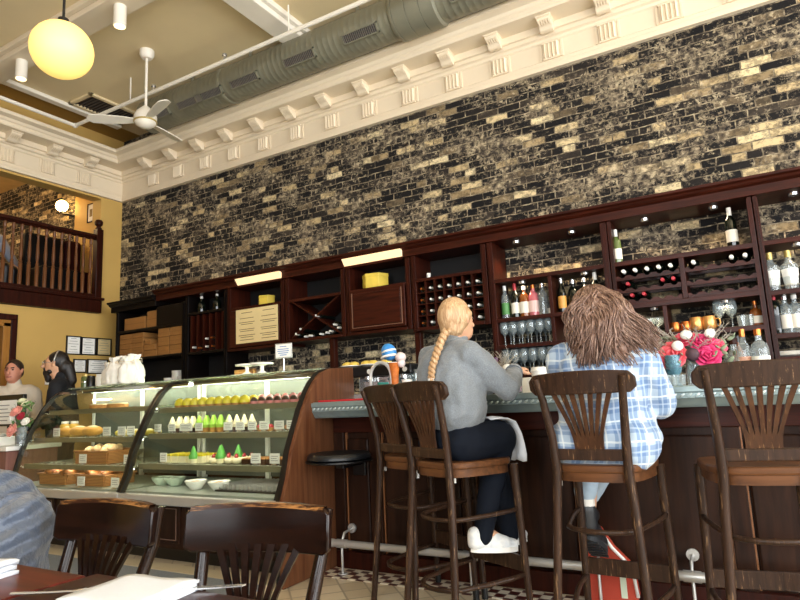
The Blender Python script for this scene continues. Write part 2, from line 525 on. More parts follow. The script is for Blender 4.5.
# right wall: a row of tall shop windows
wr = MB()
wins = [(-2.9, -.8), (-.6, 1.7), (1.9, 4.6)]
zs, zt = .35, 4.35
edges = [YF] + [e for w in wins for e in w] + [YB+.2]
for a, b in zip(edges[0::2], edges[1::2]): wr.box(XR, XR+.2, a, b, 0, ZC)
for a, b in wins:
    wr.box(XR, XR+.2, a, b, 0, zs); wr.box(XR, XR+.2, a, b, zt, ZC)
struct(wr.build('wall_right', MAT['neutral']))
wf = MB()
fw = [(-1.8, .4), (1.6, 4.4)]
edges = [XL-.2] + [e for w in fw for e in w] + [XR+.2]
for a, b in zip(edges[0::2], edges[1::2]): wf.box(a, b, YF-.2, YF, 0, ZC)
for a, b in fw:
    wf.box(a, b, YF-.2, YF, 0, .8); wf.box(a, b, YF-.2, YF, 3.9, ZC)
struct(wf.build('wall_front', plain('dark_tan_wall_paint', '#7a664e', .8, spec=.2)))
k = 1
for a, b in wins:
    w = MB()
    for y in (a, (a+b)/2, b): w.box(XR+.06, XR+.12, y-.03, y+.03, zs, zt)
    for z in (zs, 3.2, zt): w.box(XR+.06, XR+.12, a, b, z-.03, z+.03)
    struct(w.build('window_%d' % k, MAT['woodblack'])); k += 1
for a, b in fw:
    w = MB()
    for x in (a, (a+b)/2, b): w.box(x-.03, x+.03, YF-.14, YF-.08, .8, 3.9)
    for z in (.8, 3.0, 3.9): w.box(a, b, YF-.14, YF-.08, z-.03, z+.03)
    struct(w.build('window_%d' % k, MAT['woodblack'])); k += 1
struct(MB().box(XL-.18, XR+.2, YF-.2, YB+.2, ZC, ZC+.12).build('ceiling', MAT['ceiling']))
struct(MB().box(XL, -7.03, YF, YB, ZC-.012, ZC-.001).build('trim_4', MAT['gold']))
b = MB().box(-7.03, -6.93, YF, 4.85, ZC-.05, ZC-.001); struct(b.build('trim_5', MAT['white'], bevel=.01))
b = MB().box(-6.93, XR, 3.08, 3.32, 4.79, ZC-.001).box(-6.93, XR, 3.03, 3.08, 4.84, ZC-.001).box(-6.93, XR, 3.32, 3.37, 4.84, ZC-.001)
struct(b.build('trim_6', MAT['cream'], bevel=.008))
b = MB()
for ya, yb in ((YF, 3.02), (3.38, YB)):
    b.box(-3.82, -3.58, ya, yb, 4.79, ZC-.001); b.box(-3.87, -3.82, ya, yb, 4.84, ZC-.001); b.box(-3.58, -3.53, ya, yb, 4.84, ZC-.001)
struct(b.build('trim_7', MAT['white'], bevel=.008))

# cornice round two walls, mitred in the corner
prof = [(0, 3.985), (.045, 3.985), (.045, 4.03), (.03, 4.04), (.03, 4.075), (.018, 4.085), (.018, 4.25), (.035, 4.262), (.04, 4.285), (.065, 4.295), (.065, 4.33),
        (.09, 4.335), (.09, 4.40), (.29, 4.405), (.30, 4.42), (.30, 4.455), (.315, 4.465), (.33, 4.49), (.37, 4.50), (.395, 4.507), (.40, 4.53), (.40, 4.545), (0, 4.555)]
cm = MB(); verts, faces = [], []
n = len(prof)
for p, z in prof: verts.append((XL+p, YF, z))
for p, z in prof: verts.append((XL+p, YB-p, z))
for p, z in prof: verts.append((XR, YB-p, z))
for s_ in (0, 1):
    for i in range(n-1): faces.append((s_*n+i, s_*n+i+1, (s_+1)*n+i+1, (s_+1)*n+i))
cm.add(verts, faces)
cornice = struct(cm.build('trim_8', MAT['cream']))
def modillion_mb():
    m = MB()
    side = [(0, 0), (.135, 0), (.14, -.02), (.135, -.035), (.11, -.05), (.085, -.06), (.065, -.075), (.05, -.092), (.03, -.10), (0, -.10)]
    m.prism([(-u, w) for u, w in side], 'x', -.06, .06)
    for i in range(5): m.prism([(-.132, -.036), (-.108, -.053), (-.083, -.063), (-.083, -.071), (-.112, -.060), (-.136, -.043)], 'x', -.05+i*.022, -.038+i*.022)
    m.box(-.068, .068, -.15, 0, -.012, .004)
    return m
def triglyph_mb():
    m = MB()
    m.box(-.075, .075, -.018, 0, 0, .165)
    for i in range(4):
        x = -.055+i*.0365
        m.prism([(x-.013, 0), (x, -.022), (x+.013, 0)], 'z', .012, .15, M.Translation((0, -.016, 0)))
    m.box(-.105, -.085, -.010, 0, 0, .165).box(.085, .105, -.010, 0, 0, .165)
    m.box(-.08, .08, -.026, 0, .152, .166)
    return m
mo = modillion_mb().build('modillion', MAT['cream'], cornice, bevel=.004)
tg = triglyph_mb().build('triglyph', MAT['cream'], cornice)
first = True
def put(o, loc, rz):
    global first
    c = o.copy(); COL.objects.link(c); c.parent = cornice; c.location = loc; c.rotation_euler = (0, 0, rz)
xs = [-1.24+.497*i for i in range(-11, 8)]
for i, x in enumerate(xs):
    if i == 0:
        mo.location = (x, YB-.09, 4.402); tg.location = (x, YB-.018, 4.085)
    else:
        put(mo, (x, YB-.09, 4.402), 0); put(tg, (x, YB-.018, 4.085), 0)
for i in range(5):
    y = 4.62-.49*i
    put(mo, (XL+.09, y, 4.402), R(90)); put(tg, (XL+.018, y, 4.085), R(90))

# mezzanine room behind the balcony
struct(MB().box(XL-4.4, XL-.02, -1.0, YB, 2.40, 2.56).build('trim_9', MAT['woodblack']))
struct(MB().box(XL-4.4, XL-.18, -1.0, YB, 4.82, 4.9).build('trim_10', plain('peach_mezzanine_ceiling', '#e2bd84', .7)))
struct(MB().box(XL-4.6, XL-4.4, -1.2, YB+.2, 0, 4.9).build('wall_far', MAT['yellow']))
struct(MB().box(-8.37, XL-.18, YB-.07, YB, 2.56, 4.82).build('wall_mezzanine', MAT['yellow']))
struct(MB().box(XL-4.4, XL-.18, -1.2, -1.0, 0, 4.9).build('wall_near', MAT['yellow']))
struct(MB().box(XL-.02, XL+.06, -1.0, 4.9, 2.385, 2.55).box(XL-.02, XL+.09, -1.0, 4.92, 2.55, 2.585).build('trim_11', MAT['balu'], bevel=.006))
# doorway with wooden casing
dr = MB()
dr.box(XL-.2, XL+.02, 3.72, 3.80, 0, 2.17).box(XL-.2, XL+.02, 2.83, 2.91, 0, 2.17).box(XL-.2, XL+.02, 2.83, 3.80, 2.12, 2.2)
d1 = struct(dr.build('door_1', wood('oak_casing', '#8a5a26', '#b07c3c', 'z'), bevel=.005))
MB().box(XL-.0, XL+.03, 3.80, 3.87, 0, 2.22).box(XL-.0, XL+.03, 2.76, 2.83, 0, 2.22).box(XL, XL+.03, 2.76, 3.87, 2.2, 2.27).build('door_casing', MAT['wood'], d1, bevel=.004)
MB().box(XL-.16, XL-.11, 2.92, 3.71, 0.01, 2.11).build('door_leaf', MAT['woodblack'], d1)

# ------------------------------------------------------------------ balcony railing
t = thing('balcony_railing', 'dark red-brown turned wooden balustrade along the mezzanine edge', 'railing', (XL+.02, 4.0, 2.585))
MB().box(-.035, .035, -.9, .82, .80, .85).box(-.02, .02, -.9, .82, .775, .80).build('handrail', MAT['balu'], t, bevel=.012)
MB().box(-.03, .03, -.9, .82, .0, .045).build('bottom_rail', MAT['balu'], t, bevel=.006)
nw = MB().box(-.045, .045, .80, .89, 0, .93)
nw.lathe([(.03, .93), (.045, .945), (.03, .96), (.025, .97), (.05, .995), (.055, 1.03), (.04, 1.06), (0, 1.075)], (0, .845, 0), 14)
nw.build('newel_post', MAT['balu'], t, smooth=35, bevel=.005)
bp = [(.022, .045), (.022, .30), (.016, .31), (.022, .325), (.013, .345), (.020, .40), (.021, .45), (.014, .60), (.012, .66), (.019, .68), (.012, .695), (.020, .71), (.020, .78)]
for i in range(17):
    y = .742-.0975*i
    if i == 0:
        ba = MB().lathe(bp, (0, 0, 0), 8).build('baluster', wood('baluster_wood', '#54301a', '#7d5230', 'z'), t, smooth=35); ba.location = (0, y, 0)
    else:
        c = ba.copy(); COL.objects.link(c); c.parent = t; c.location = (0, y, 0)

# dark high-backed booths and a diner behind the railing
def booth(loc, hw, label, mat):
    t = thing('booth_seat', label, 'seat', loc, 0, 'booth seats on the mezzanine')
    MB().box(-.06, .06, -hw, hw, .0, .97).build('backrest', mat, t, bevel=.05, seg=4)
    MB().box(.065, .45, -hw, hw, .0, .45).build('seat', mat, t, bevel=.03)
booth((-8.2, 4.60, 2.56), .27, 'black high-backed seat behind the middle of the balcony railing', plain('black_seat_leather', '#070708', .6, spec=.15))
booth((-8.2, 5.0, 2.56), .12, 'narrow dark red high-backed seat behind the right end of the balcony railing', plain('oxblood_leather', '#2a0808', .6, spec=.15))
pr = thing('person', 'diner in a grey-blue shirt leaning behind the left of the balcony railing', 'person', (-8.75, 4.14, 2.56))
blob('body', [('c', (0, 0, .5), (0, 0, .95), .12, .13), ('c', (0, -.08, .95), (.03, -.26, 1.0), .055, .05), ('e', (0.04, -.37, 1.02), (.085, .115, .1)), ('c', (.1, .3, .62), (.12, .42, .5), .03, .035), ('e', (.12, .45, .47), (.035, .05, .03)),
              ('c', (.07, 0, .46), (.42, .05, .46), .075, .06), ('c', (-.05, 0.1, .46), (.3, .2, .46), .075, .06), ('c', (.42, .05, .44), (.42, .05, .06), .05, .04), ('c', (.3, .2, .44), (.3, .2, .06), .05, .04), ('c', (.42, .05, .04), (.54, .05, .04), .04, .03), ('c', (.3, .2, .04), (.42, .2, .04), .04, .03)], MAT['skin'], pr, .015)
blob('shirt', [('c', (0, .02, .5), (0, .0, .9), .16, .15), ('c', (0, -.14, .93), (0, .14, .93), .09, .1), ('c', (0.02, .17, .92), (.08, .30, .68), .075, .06), ('c', (.08, .3, .68), (.1, .36, .60), .06, .05), ('c', (0, -.17, .92), (.1, -.22, .65), .075, .06)], plain('grey_blue_shirt', '#8d96a6', .8, var=.1), pr, .015)
blob('trousers', [('c', (0, 0, .47), (.42, .05, .47), .095, .075), ('c', (-.05, 0.1, .47), (.3, .2, .47), .095, .075), ('c', (.42, .05, .45), (.42, .05, .12), .065, .055), ('c', (.3, .2, .45), (.3, .2, .12), .065, .055)], MAT['blackm'], pr, .015)
blob('hair', [('e', (.0, -.37, 1.06), (.095, .12, .085))], MAT['shorthair'], pr, .012)
stl = thing('chair', 'dark wooden chair under the diner behind the balcony railing', 'chair', (-8.75, 4.14, 2.56))
MB().box(-.2, .3, -.22, .28, .33, .37).build('seat', MAT['wood'], stl)
for sx in (-.18, .26):
    for sy in (-.2, .26): MB().box(sx-.02, sx+.02, sy-.02, sy+.02, 0, .33).build('leg', MAT['wood'], stl)
MB().box(-.24, -.20, -.22, .28, .37, .8).build('backrest', MAT['wood'], stl)

# sconce and pictures
p = at(62, 206, Y=5.04)
t = thing('wall_sconce', 'glowing round glass sconce on a black curled arm on the mezzanine brick', 'lamp', (p.x, p.y, p.z))
MB().ell((0, 0, 0), .085).build('glass_shade', emis('warm_sconce_glass', '#ffd080', 30), t, smooth=True)
MB().tube([(.01, 0, -.08), (.04, .0, -.13), (.10, .03, -.14), (.14, .08, -.16), (.14, .145, -.16)], .018, 8).cyl((.14, .11, -.16), (.14, .155, -.16), .05, .06).build('arm', MAT['black'], t, smooth=40)
def picture(name, label, cat, c, w, h, axis, mats_, group=None, art=None, lines=0, ink=None):
    # axis 'y': hangs on a wall facing -Y; 'x': hangs on a wall facing +X
    t = thing(name, label, cat, c, 0 if axis == 'y' else R(90), group)
    fw_ = .014
    f = MB().box(-w/2, w/2, -.018, 0, h/2-fw_, h/2).box(-w/2, w/2, -.018, 0, -h/2, -h/2+fw_).box(-w/2, -w/2+fw_, -.018, 0, -h/2, h/2).box(w/2-fw_, w/2, -.018, 0, -h/2, h/2)
    f.build('frame', mats_[0], t)
    MB().box(-w/2+fw_, w/2-fw_, -.008, -.001, -h/2+fw_, h/2-fw_).build('sheet', mats_[1], t)
    if art: MB().box(-w*art, w*art, -.0095, -.0082, -h*art, h*art).build('print', mats_[2], t)
    if lines:
        g = MB()
        for i in range(lines):
            z = h*.36-h*.72*i/max(1, lines-1); ww = w*(.18+.16*((i*7) % 3)/2)
            g.box(-ww, ww, -.0095, -.0082, z-.0025, z+.0025)
        g.build('lettering', ink, t)
    return t
p = at(91.5, 213, Y=YB-.071)
picture('framed_print', 'small dark-framed print on the ochre wall inside the mezzanine', 'picture', (p.x, YB-.071, p.z), .16, .28, 'y', (MAT['wood'], MAT['paper'], plain('sepia_print', '#8a7a55', .8)), art=.2)
fr = [((66, 335.5), (80, 355), 'leftmost certificate of the upper row of three on the ochre wall'), ((81, 337), (95, 355.5), 'middle certificate of the upper row of three on the ochre wall'), ((96.5, 338), (110.5, 356), 'rightmost certificate of the upper row of three on the ochre wall, cream paper'),
      ((73, 359), (85.5, 373), 'certificate of the lower row half hidden behind the bearded man'), ((87, 359), (107, 374), 'wide certificate of the lower row beside the white cloth bags')]
for (a, b, lab) in fr:
    A = at(*a, X=XL); B = at(*b, X=XL)
    cy, cz = (A.y+B.y)/2, (A.z+B.z)/2
    picture('framed_certificate', 'black-framed '+lab, 'certificate', (XL+.001, cy, cz), abs(B.y-A.y), abs(A.z-B.z), 'x', (MAT['black'], MAT['paper'] if 'cream' not in lab else MAT['menu'], None), 'framed certificates on the ochre wall', lines=6, ink=MAT['inkgrey'])
A = at(45, 376.5, X=XL); B = at(54.5, 385, X=XL)
t = thing('thermostat', 'white thermostat with a dark display on the ochre wall between the two men', 'thermostat', (XL, (A.y+B.y)/2, (A.z+B.z)/2), R(90))
MB().box(-.065, .065, -.025, 0, -.05, .05).build('housing', MAT['white_cap'], t, bevel=.008)
MB().box(-.035, .035, -.028, -.0255, -.022, .022).build('display', plain('green_grey_display', '#3c4a40', .2), t)

# ------------------------------------------------------------------ ceiling equipment
du = MB()
pr_ = []
xx = -6.08
L = 11.44
nr = 176
cyd, czd, rd = 4.64, 4.675, .196
for i in range(nr+1):
    z = L*i/nr
    pr_ += [(rd, z-.008), (rd+.0016, z-.003), (rd+.0016, z+.003), (rd, z+.008)]
pr_[0] = (rd, 0)
mxd = M.Translation((xx, cyd, czd)) @ M.Rotation(R(90), 4, 'Y')
t = thing('air_duct', 'large round spiral-ribbed steel air duct running under the ceiling', 'duct', (0, 0, 0))
t.location = (-3.0, cyd, czd)
inv = M.Translation((3.0, -cyd, -czd))
MB().lathe(pr_, (0, 0, 0), 32, inv @ mxd).build('pipe', MAT['duct'], t, smooth=40)
for px in (218,):
    x = at(px, 90, Y=4.5).x
    MB().lathe([(rd+.004, 0), (rd+.010, .01), (rd+.010, .05), (rd+.004, .06)], (0, 0, 0), 32, inv @ M.Translation((x, cyd, czd)) @ M.Rotation(R(90), 4, 'Y')).build('joint_collar', MAT['duct'], t, smooth=40)
x = at(390, 30, Y=4.5).x
MB().lathe([(rd, 0), (rd+.025, .02), (rd+.03, .05), (rd+.022, .055), (rd+.03, .06), (rd+.03, .19), (rd+.022, .195), (rd+.03, .20), (rd+.03, .33), (rd+.022, .335), (rd+.03, .34), (rd+.025, .46), (rd, .48)], (0, 0, 0), 32, inv @ M.Translation((x, cyd, czd)) @ M.Rotation(R(90), 4, 'Y')).build('wide_section', MAT['duct'], t, smooth=40)
an = R(218)
for px, py in ((158, 110), (190, 99), (209, 92), (244, 79), (299, 57), (360, 33), (470, -10)):
    x = at(px, py, Y=4.48).x
    mg = inv @ M.Translation((x, cyd, czd)) @ M.Rotation(R(38), 4, 'X')
    g = MB().box(-.2, .2, -rd-.028, -rd+.03, -.048, -.036, mg).box(-.2, .2, -rd-.028, -rd+.03, .036, .048, mg).box(-.2, -.188, -rd-.028, -rd+.03, -.048, .048, mg).box(.188, .2, -rd-.028, -rd+.03, -.048, .048, mg)
    gr = g.build('register', MAT['duct'], t)
    MB().box(-.188, .188, -rd-.012, -rd+.02, -.036, .036, mg).build('register_throat', plain('register_dark', '#3b3633', .5), gr)
    s = MB()
    for i in range(18): s.box(-.18+i*.0212, -.174+i*.0212, -rd-.024, -rd-.012, -.036, .036, mg)
    s.build('register_vanes', plain('register_vane', '#8b857d', .4, .5), gr)
for x in (-5.2, -4.7+.4, -2.9, -1.6):
    for yy in (-.12, .12): MB().box(x-.012, x+.012, cyd+yy-.01, cyd+yy+.01, czd+.12, ZC, inv).build('hanger_strap', MAT['duct'], t)

t = thing('sprinkler_pipe', 'white sprinkler pipe hung below the ceiling with a right-angle bend', 'pipe', (-6.86, 4.16, 4.60))
MB().cyl((0, 0, 0), (12.2, .0, 0), .022, n=10).build('long_run', MAT['white'], t, smooth=40)
MB().cyl((0, 0, 0), (0, -7.2, 0), .022, n=10).build('short_run', MAT['white'], t, smooth=40)
MB().ell((0, 0, 0), .032).build('elbow', MAT['white'], t, smooth=True)
for x in (1.05, 3.4, 5.2): MB().cyl((x, 0, .02), (x, 0, .299), .008, n=6).build('hanger_rod', MAT['white'], t)
for x in (1.45, 2.55, 4.4): MB().cyl((x, 0, .02), (x, 0, .06), .014).cyl((x, 0, .06), (x, 0, .075), .026).build('sprinkler_head', MAT['chrome'], t)

t = thing('ceiling_vent', 'square ceiling vent with a dark grille and white rim near the duct end', 'vent', (-6.69, 4.46, ZC))
MB().box(-.22, .22, -.37, -.32, -.03, 0).box(-.22, .22, .32, .37, -.03, 0).box(-.22, -.17, -.37, .37, -.03, 0).box(.17, .22, -.37, .37, -.03, 0).build('frame', MAT['ceiling'], t, bevel=.006)
g = MB().box(-.17, .17, -.32, .32, -.006, 0)
g.build('opening', plain('vent_dark', '#26201d', .6), t)
g = MB()
for i in range(14): g.box(-.17, .17, -.31+i*.046, -.302+i*.046, -.025, -.008)
g.build('grille', plain('vent_grille', '#5b5048', .5), t)

fx, fy = -5.21, 3.915
t = thing('ceiling_fan', 'white three-bladed ceiling fan on a long rod beside the duct', 'fan', (fx, fy, ZC))
MB().lathe([(0, -.09), (.05, -.09), (.075, -.05), (.075, 0), (0, 0)], n=16).build('canopy', MAT['white'], t, smooth=40)
MB().cyl((0, 0, -.66), (0, 0, -.05), .014, n=8).build('rod', MAT['white'], t, smooth=40)
MB().lathe([(0, -.88), (.05, -.875), (.10, -.84), (.115, -.80), (.115, -.75), (.09, -.70), (.05, -.66), (.02, -.63), (0, -.63)], n=20).build('motor', MAT['white'], t, smooth=40)
MB().lathe([(.117, -.818), (.119, -.815), (.119, -.805), (.117, -.802)], n=20).build('band', MAT['gold_foil'], t)
for aa in (222, 342, 102):
    mx = M.Rotation(R(aa), 4, 'Z') @ M.Translation((0, 0, -.80)) @ M.Rotation(R(14), 4, 'X')
    bl = [(.10, -.035), (.20, -.055), (.40, -.07), (.52, -.065), (.56, -.03), (.57, 0), (.56, .03), (.52, .065), (.40, .07), (.20, .055), (.10, .035)]
    MB().prism(bl, 'z', -.005, .005, mx).build('blade', MAT['white'], t, bevel=.002)

def spot(px, py, lab):
    p = at(px, py, Z=4.79)
    t = thing('ceiling_spotlight', lab, 'spotlight', (p.x, 3.2, 4.79), 0, 'cylinder spotlights on the ceiling beam')
    MB().lathe([(.052, -.20), (.056, -.20), (.056, 0), (0, 0), (0, -.19), (.05, -.19)], n=18).build('housing', MAT['white'], t, smooth=40)
    MB().lathe([(0, -.2035), (.048, -.2035), (.048, -.1915), (0, -.1915)], n=18).build('lamp', emis('warm_spot_glass', '#ffe2ad', 3), t)
spot(133, 14, 'white cylinder spotlight on the beam at the top of the picture')
spot(42, 70, 'white cylinder spotlight on the beam half hidden behind the glowing globe')

d = FW + RT*((62-400)/606.56) - UP*((50-300)/606.56)
gp = CP + d*3.6
t = thing('pendant_globe_lamp', 'glowing yellow glass globe pendant on a thin black cord', 'lamp', gp)
gm = NT('glowing_opal_glass')
gz = gm.node('ShaderNodeSeparateXYZ'); gm.link(gm.tc.outputs['Object'], gz.inputs[0])
gm.set(Roughness=.5)
gm.b.inputs['Base Color'].default_value = srgb('#f4d68a')
gm.b.inputs['Emission Color'].default_value = srgb('#ffd670'); gm.b.inputs['Emission Strength'].default_value = .78
MB().ell((0, 0, 0), (.172, .172, .165), 32, 20).build('globe', gm.m, t, smooth=True)
MB().cyl((0, 0, .16), (0, 0, ZC-gp.z), .008, n=8).build('cord', MAT['black'], t)
MB().cyl((0, 0, .158), (0, 0, .20), .03, n=14).build('cap', MAT['black'], t)
MB().lathe([(.06, ZC-gp.z-.03), (.06, ZC-gp.z), (0, ZC-gp.z)], n=14).build('canopy', MAT['black'], t)
# ------------------------------------------------------------------ back bar: cabinet units, crown, back counter
Y0, Y1 = 4.85, 5.19           # unit front and back
CZ = 1.0                      # back counter top
WD, WX, WB = MAT['wood'], MAT['woodx'], MAT['woodblack']
t = thing('back_counter', 'long dark back counter running under the shelving along the brick wall', 'counter', (-2.9, 4.9, 0))
MB().box(-4.0, 4.1, -.27, .285, .96, CZ).build('worktop', plain('dark_stone_worktop', '#17110f', .25, var=.2), t, bevel=.006)
MB().box(-4.0, 4.1, -.22, .285, .08, .96).box(-3.95, 4.05, -.16, .28, 0, .08).build('carcass', WB, t)
for i in range(10):
    x = -3.95+i*.81
    MB().box(x+.02, x+.78, -.245, -.22, .12, .93).build('door', WD, t, bevel=.006)

def prof_crown(x0, x1, zt, name, label, loc_y=0, mat=WX):
    # classical crown: projecting top, cove, flat band
    P = [(Y1, zt-.125), (Y0-.02, zt-.125), (Y0-.02, zt-.06), (Y0-.035, zt-.055), (Y0-.05, zt-.045), (Y0-.06, zt-.03), (Y0-.085, zt-.02), (Y0-.085, zt), (Y1, zt)]
    xm = (x0+x1)/2
    o = MB().prism([(y-Y0, z-zt+.125) for y, z in P], 'x', x0-xm, x1-xm).build(name, mat, bevel=.003)
    o.location = (xm, Y0, zt-.125)
    return tag(o, label, 'crown moulding')
prof_crown(-6.16, 1.3, 2.525, 'crown_moulding', 'long brown crown moulding capping the tall shelving on the brick wall')
prof_crown(-7.02, -6.165, 2.47, 'crown_moulding', 'short black crown moulding over the carton shelves in the corner', mat=WB)

def unit(name, label, x0, x1, zb, zt, mat=WD, back=True, sides=.05, legs=()):
    t = thing(name, label, 'cabinet', ((x0+x1)/2, Y0, zb), 0, 'back bar cabinet units')
    w = (x1-x0)/2; h = zt-zb
    MB().box(-w+.001, -w+sides, -.0, .335, 0, h-.001).build('side_panel', mat, t, bevel=.003)
    MB().box(w-sides, w-.001, -.0, .335, 0, h-.001).build('side_panel', mat, t, bevel=.003)
    # slim raised fillets on the stiles
    MB().box(-w+.02, -w+.032, -.008, .0, .02, h-.02).build('fillet', mat, t)
    MB().box(w-.032, w-.02, -.008, 0, .02, h-.02).build('fillet', mat, t)
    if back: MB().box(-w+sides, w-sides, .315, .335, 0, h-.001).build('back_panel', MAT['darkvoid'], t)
    return t, w, h
def shelf(t, w, z, th=.03, x0=None, x1=None, mat=None, y0=-.005, y1=.315):
    return MB().box(-w if x0 is None else x0, w if x1 is None else x1, y0, y1, z-th, z).build('shelf', mat or WX, t, bevel=.003)

# corner carton shelves (black)
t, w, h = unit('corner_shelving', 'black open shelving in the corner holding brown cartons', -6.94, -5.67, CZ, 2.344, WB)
for z in (1.74, 1.40): shelf(t, w-.05, z-CZ, mat=WB)
shelf(t, 0, 2.095-CZ, x0=-w+.05, x1=w-.05, mat=WB)
# wine tower left
t, w, h = unit('wine_cabinet', 'dark narrow wine cabinet with vertical slots beside the cartons', -5.66, -4.99, CZ, 2.399, WB)
shelf(t, w-.05, 1.73-CZ, mat=WB); shelf(t, w-.05, 2.19-CZ, mat=WB)
for i in range(6): MB().box(-w+.05+.1*i-.006+.045, -w+.05+.1*i+.006+.045, .0, .3, 1.735-CZ, 2.155-CZ).build('slat', WD, t)
# menu cupboard
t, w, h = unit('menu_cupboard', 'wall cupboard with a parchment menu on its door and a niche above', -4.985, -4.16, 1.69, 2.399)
shelf(t, w-.05, 2.165-1.69); shelf(t, w-.05, .03)
dd = MB().box(-w+.055, w-.055, -.02, -.001, .035, .44).build('door', WX, t, bevel=.004)
A = at(236, 310.6, Y=4.826); B = at(278, 339.4, Y=4.826)
cx = t.location.x
MB().box(A.x-cx, B.x-cx, -.0255, -.0205, B.z-1.69, A.z-1.69).build('menu_sheet', MAT['menu'], dd)
g = MB()
for col in (0, 1):
    xa = A.x-cx+.04+col*.31
    for i, (zz, ln) in enumerate([(.33, .16), (.27, .20), (.225, .23), (.205, .17), (.15, .22), (.13, .2), (.085, .24), (.065, .18), (.035, .2)]):
        g.box(xa+(.24-ln)/2, xa+(.24+ln)/2, -.0262, -.0256, B.z-1.69+zz-.003, B.z-1.69+zz+.003)
g.build('menu_lettering', MAT['ink'], dd)
# lattice wine bin
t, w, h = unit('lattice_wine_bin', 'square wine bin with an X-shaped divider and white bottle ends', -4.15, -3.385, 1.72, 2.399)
shelf(t, w-.05, 2.165-1.72); shelf(t, w-.05, .03)
ww, hh = w-.055, .41
for sg in (1, -1):
    a = math.atan2(hh, 2*ww); Ld = math.hypot(2*ww, hh)
    mx = M.Translation((0, .15, .03+hh/2)) @ M.Rotation(-sg*a, 4, 'Y')
    MB().box(-Ld/2+.02, Ld/2-.02, -.14+.002*sg, .14, -.007, .007, mx).build('diagonal_divider', WX, t)
# panelled cupboard
t, w, h = unit('panelled_cupboard', 'mahogany wall cupboard with a raised panel door and a lit niche above', -3.375, -2.645, 1.72, 2.399)
shelf(t, w-.05, 2.165-1.72); shelf(t, w-.05, .03)
dd = MB().box(-w+.055, w-.055, -.022, -.001, .035, .435).build('door', WX, t, bevel=.004)
MB().prism([(-w+.10, .075), (w-.10, .075), (w-.10, .395), (-w+.10, .395)], 'y', -.030, -.022).build('door_panel', WX, dd, bevel=.006)
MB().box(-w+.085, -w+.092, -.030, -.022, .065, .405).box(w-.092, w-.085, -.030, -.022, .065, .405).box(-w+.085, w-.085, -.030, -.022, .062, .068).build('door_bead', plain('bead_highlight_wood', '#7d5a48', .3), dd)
# pigeonhole rack
t, w, h = unit('pigeonhole_wine_rack', 'tall wine rack of small square holes behind the blonde woman', -2.635, -1.885, 1.69, 2.399)
shelf(t, w-.05, 2.175-1.69); shelf(t, w-.05, .035)
PGX = [-2.635+.05+.0+.092*i for i in range(8)]
for i in range(1, 7):
    x = PGX[i]-t.location.x
    MB().box(x-.006, x+.006, 0.0, .3, .035, .455).build('upright', WD, t)
for i in range(1, 4):
    MB().box(-w+.05, w-.05, .004, .3, .035+i*.105-.005, .035+i*.105+.005).build('cross_slat', WD, t)
# posts carrying the hanging cupboards
for (px, lab) in ((334, 'square dark post holding up the wall cupboards under the lattice bin'), (420, 'square dark post holding up the wall cupboards left of the blonde woman')):
    x = at(px, 355, Y=4.93).x
    o = MB().box(-.03, .03, -.03, .03, 0, (1.69 if px > 400 else 1.72)-CZ).build('cupboard_post', WD, bevel=.004)
    o.location = (x, 4.93, CZ); tag(o, lab, 'post', 'posts under the wall cupboards')
# open glass shelves, brick showing behind
t, w, h = unit('glass_shelving', 'open mahogany shelving with spirits above two shelves of stemware', -1.875, -.865, CZ, 2.399, back=False)
for z in (2.065, 1.725, 1.50, 1.26): shelf(t, w-.05, z-CZ, .032)
MB().box(.005, .035, 0, .3, 1.26-CZ, 2.033-CZ).build('divider', WD, t, bevel=.003)
# wine display shelving
t, w, h = unit('wine_display_shelving', 'open mahogany shelving with three rows of lying wine bottles', -.86, .135, CZ, 2.399, back=False, sides=.03)
cx8 = t.location.x
for z in (2.065, 1.725, 1.487): shelf(t, w-.03, z-CZ, .036)
MB().box(-.36-cx8-.018, -.36-cx8+.018, -.004, .3, 1.725-CZ, 2.03-CZ).build('divider', WD, t, bevel=.003)
MB().box(-.51-cx8-.015, -.51-cx8+.015, -.0, .3, 1.487-CZ, 1.69-CZ).build('divider', WD, t, bevel=.003)
def scallop(x0, x1, z):
    k = 5; pts = [(x0, z-.03), (x1, z-.03)]
    st = (x1-x0)/k
    up = []
    for i in range(k):
        a = x0+i*st
        up += [(a, z+.006), (a+st*.2, z+.006)]
        for j in range(1, 6):
            up.append((a+st*(.2+.6*j/6), z+.006-.018*math.sin(PI*j/6)))
        up.append((a+st*.8, z+.006))
    up.append((x1, z+.006))
    return pts+up[::-1]
for z in (1.945, 1.845, 1.755):
    for a, b in ((-w+.032, -.38-cx8), (-.34-cx8, w-.032)):
        MB().prism(scallop(a, b, z-CZ), 'y', .0, .022).build('scalloped_rail', WX, t)
        MB().prism(scallop(a, b, z-CZ+.012), 'y', .22, .242).build('scalloped_rail', WX, t)
# right end shelving
t, w, h = unit('end_shelving', 'open mahogany shelving at the right edge with two big clear bottles', .14, 1.2, CZ, 2.399, back=False, sides=.03)
for z in (2.065, 1.713, 1.415, 1.255): shelf(t, w-.03, z-CZ, .034)

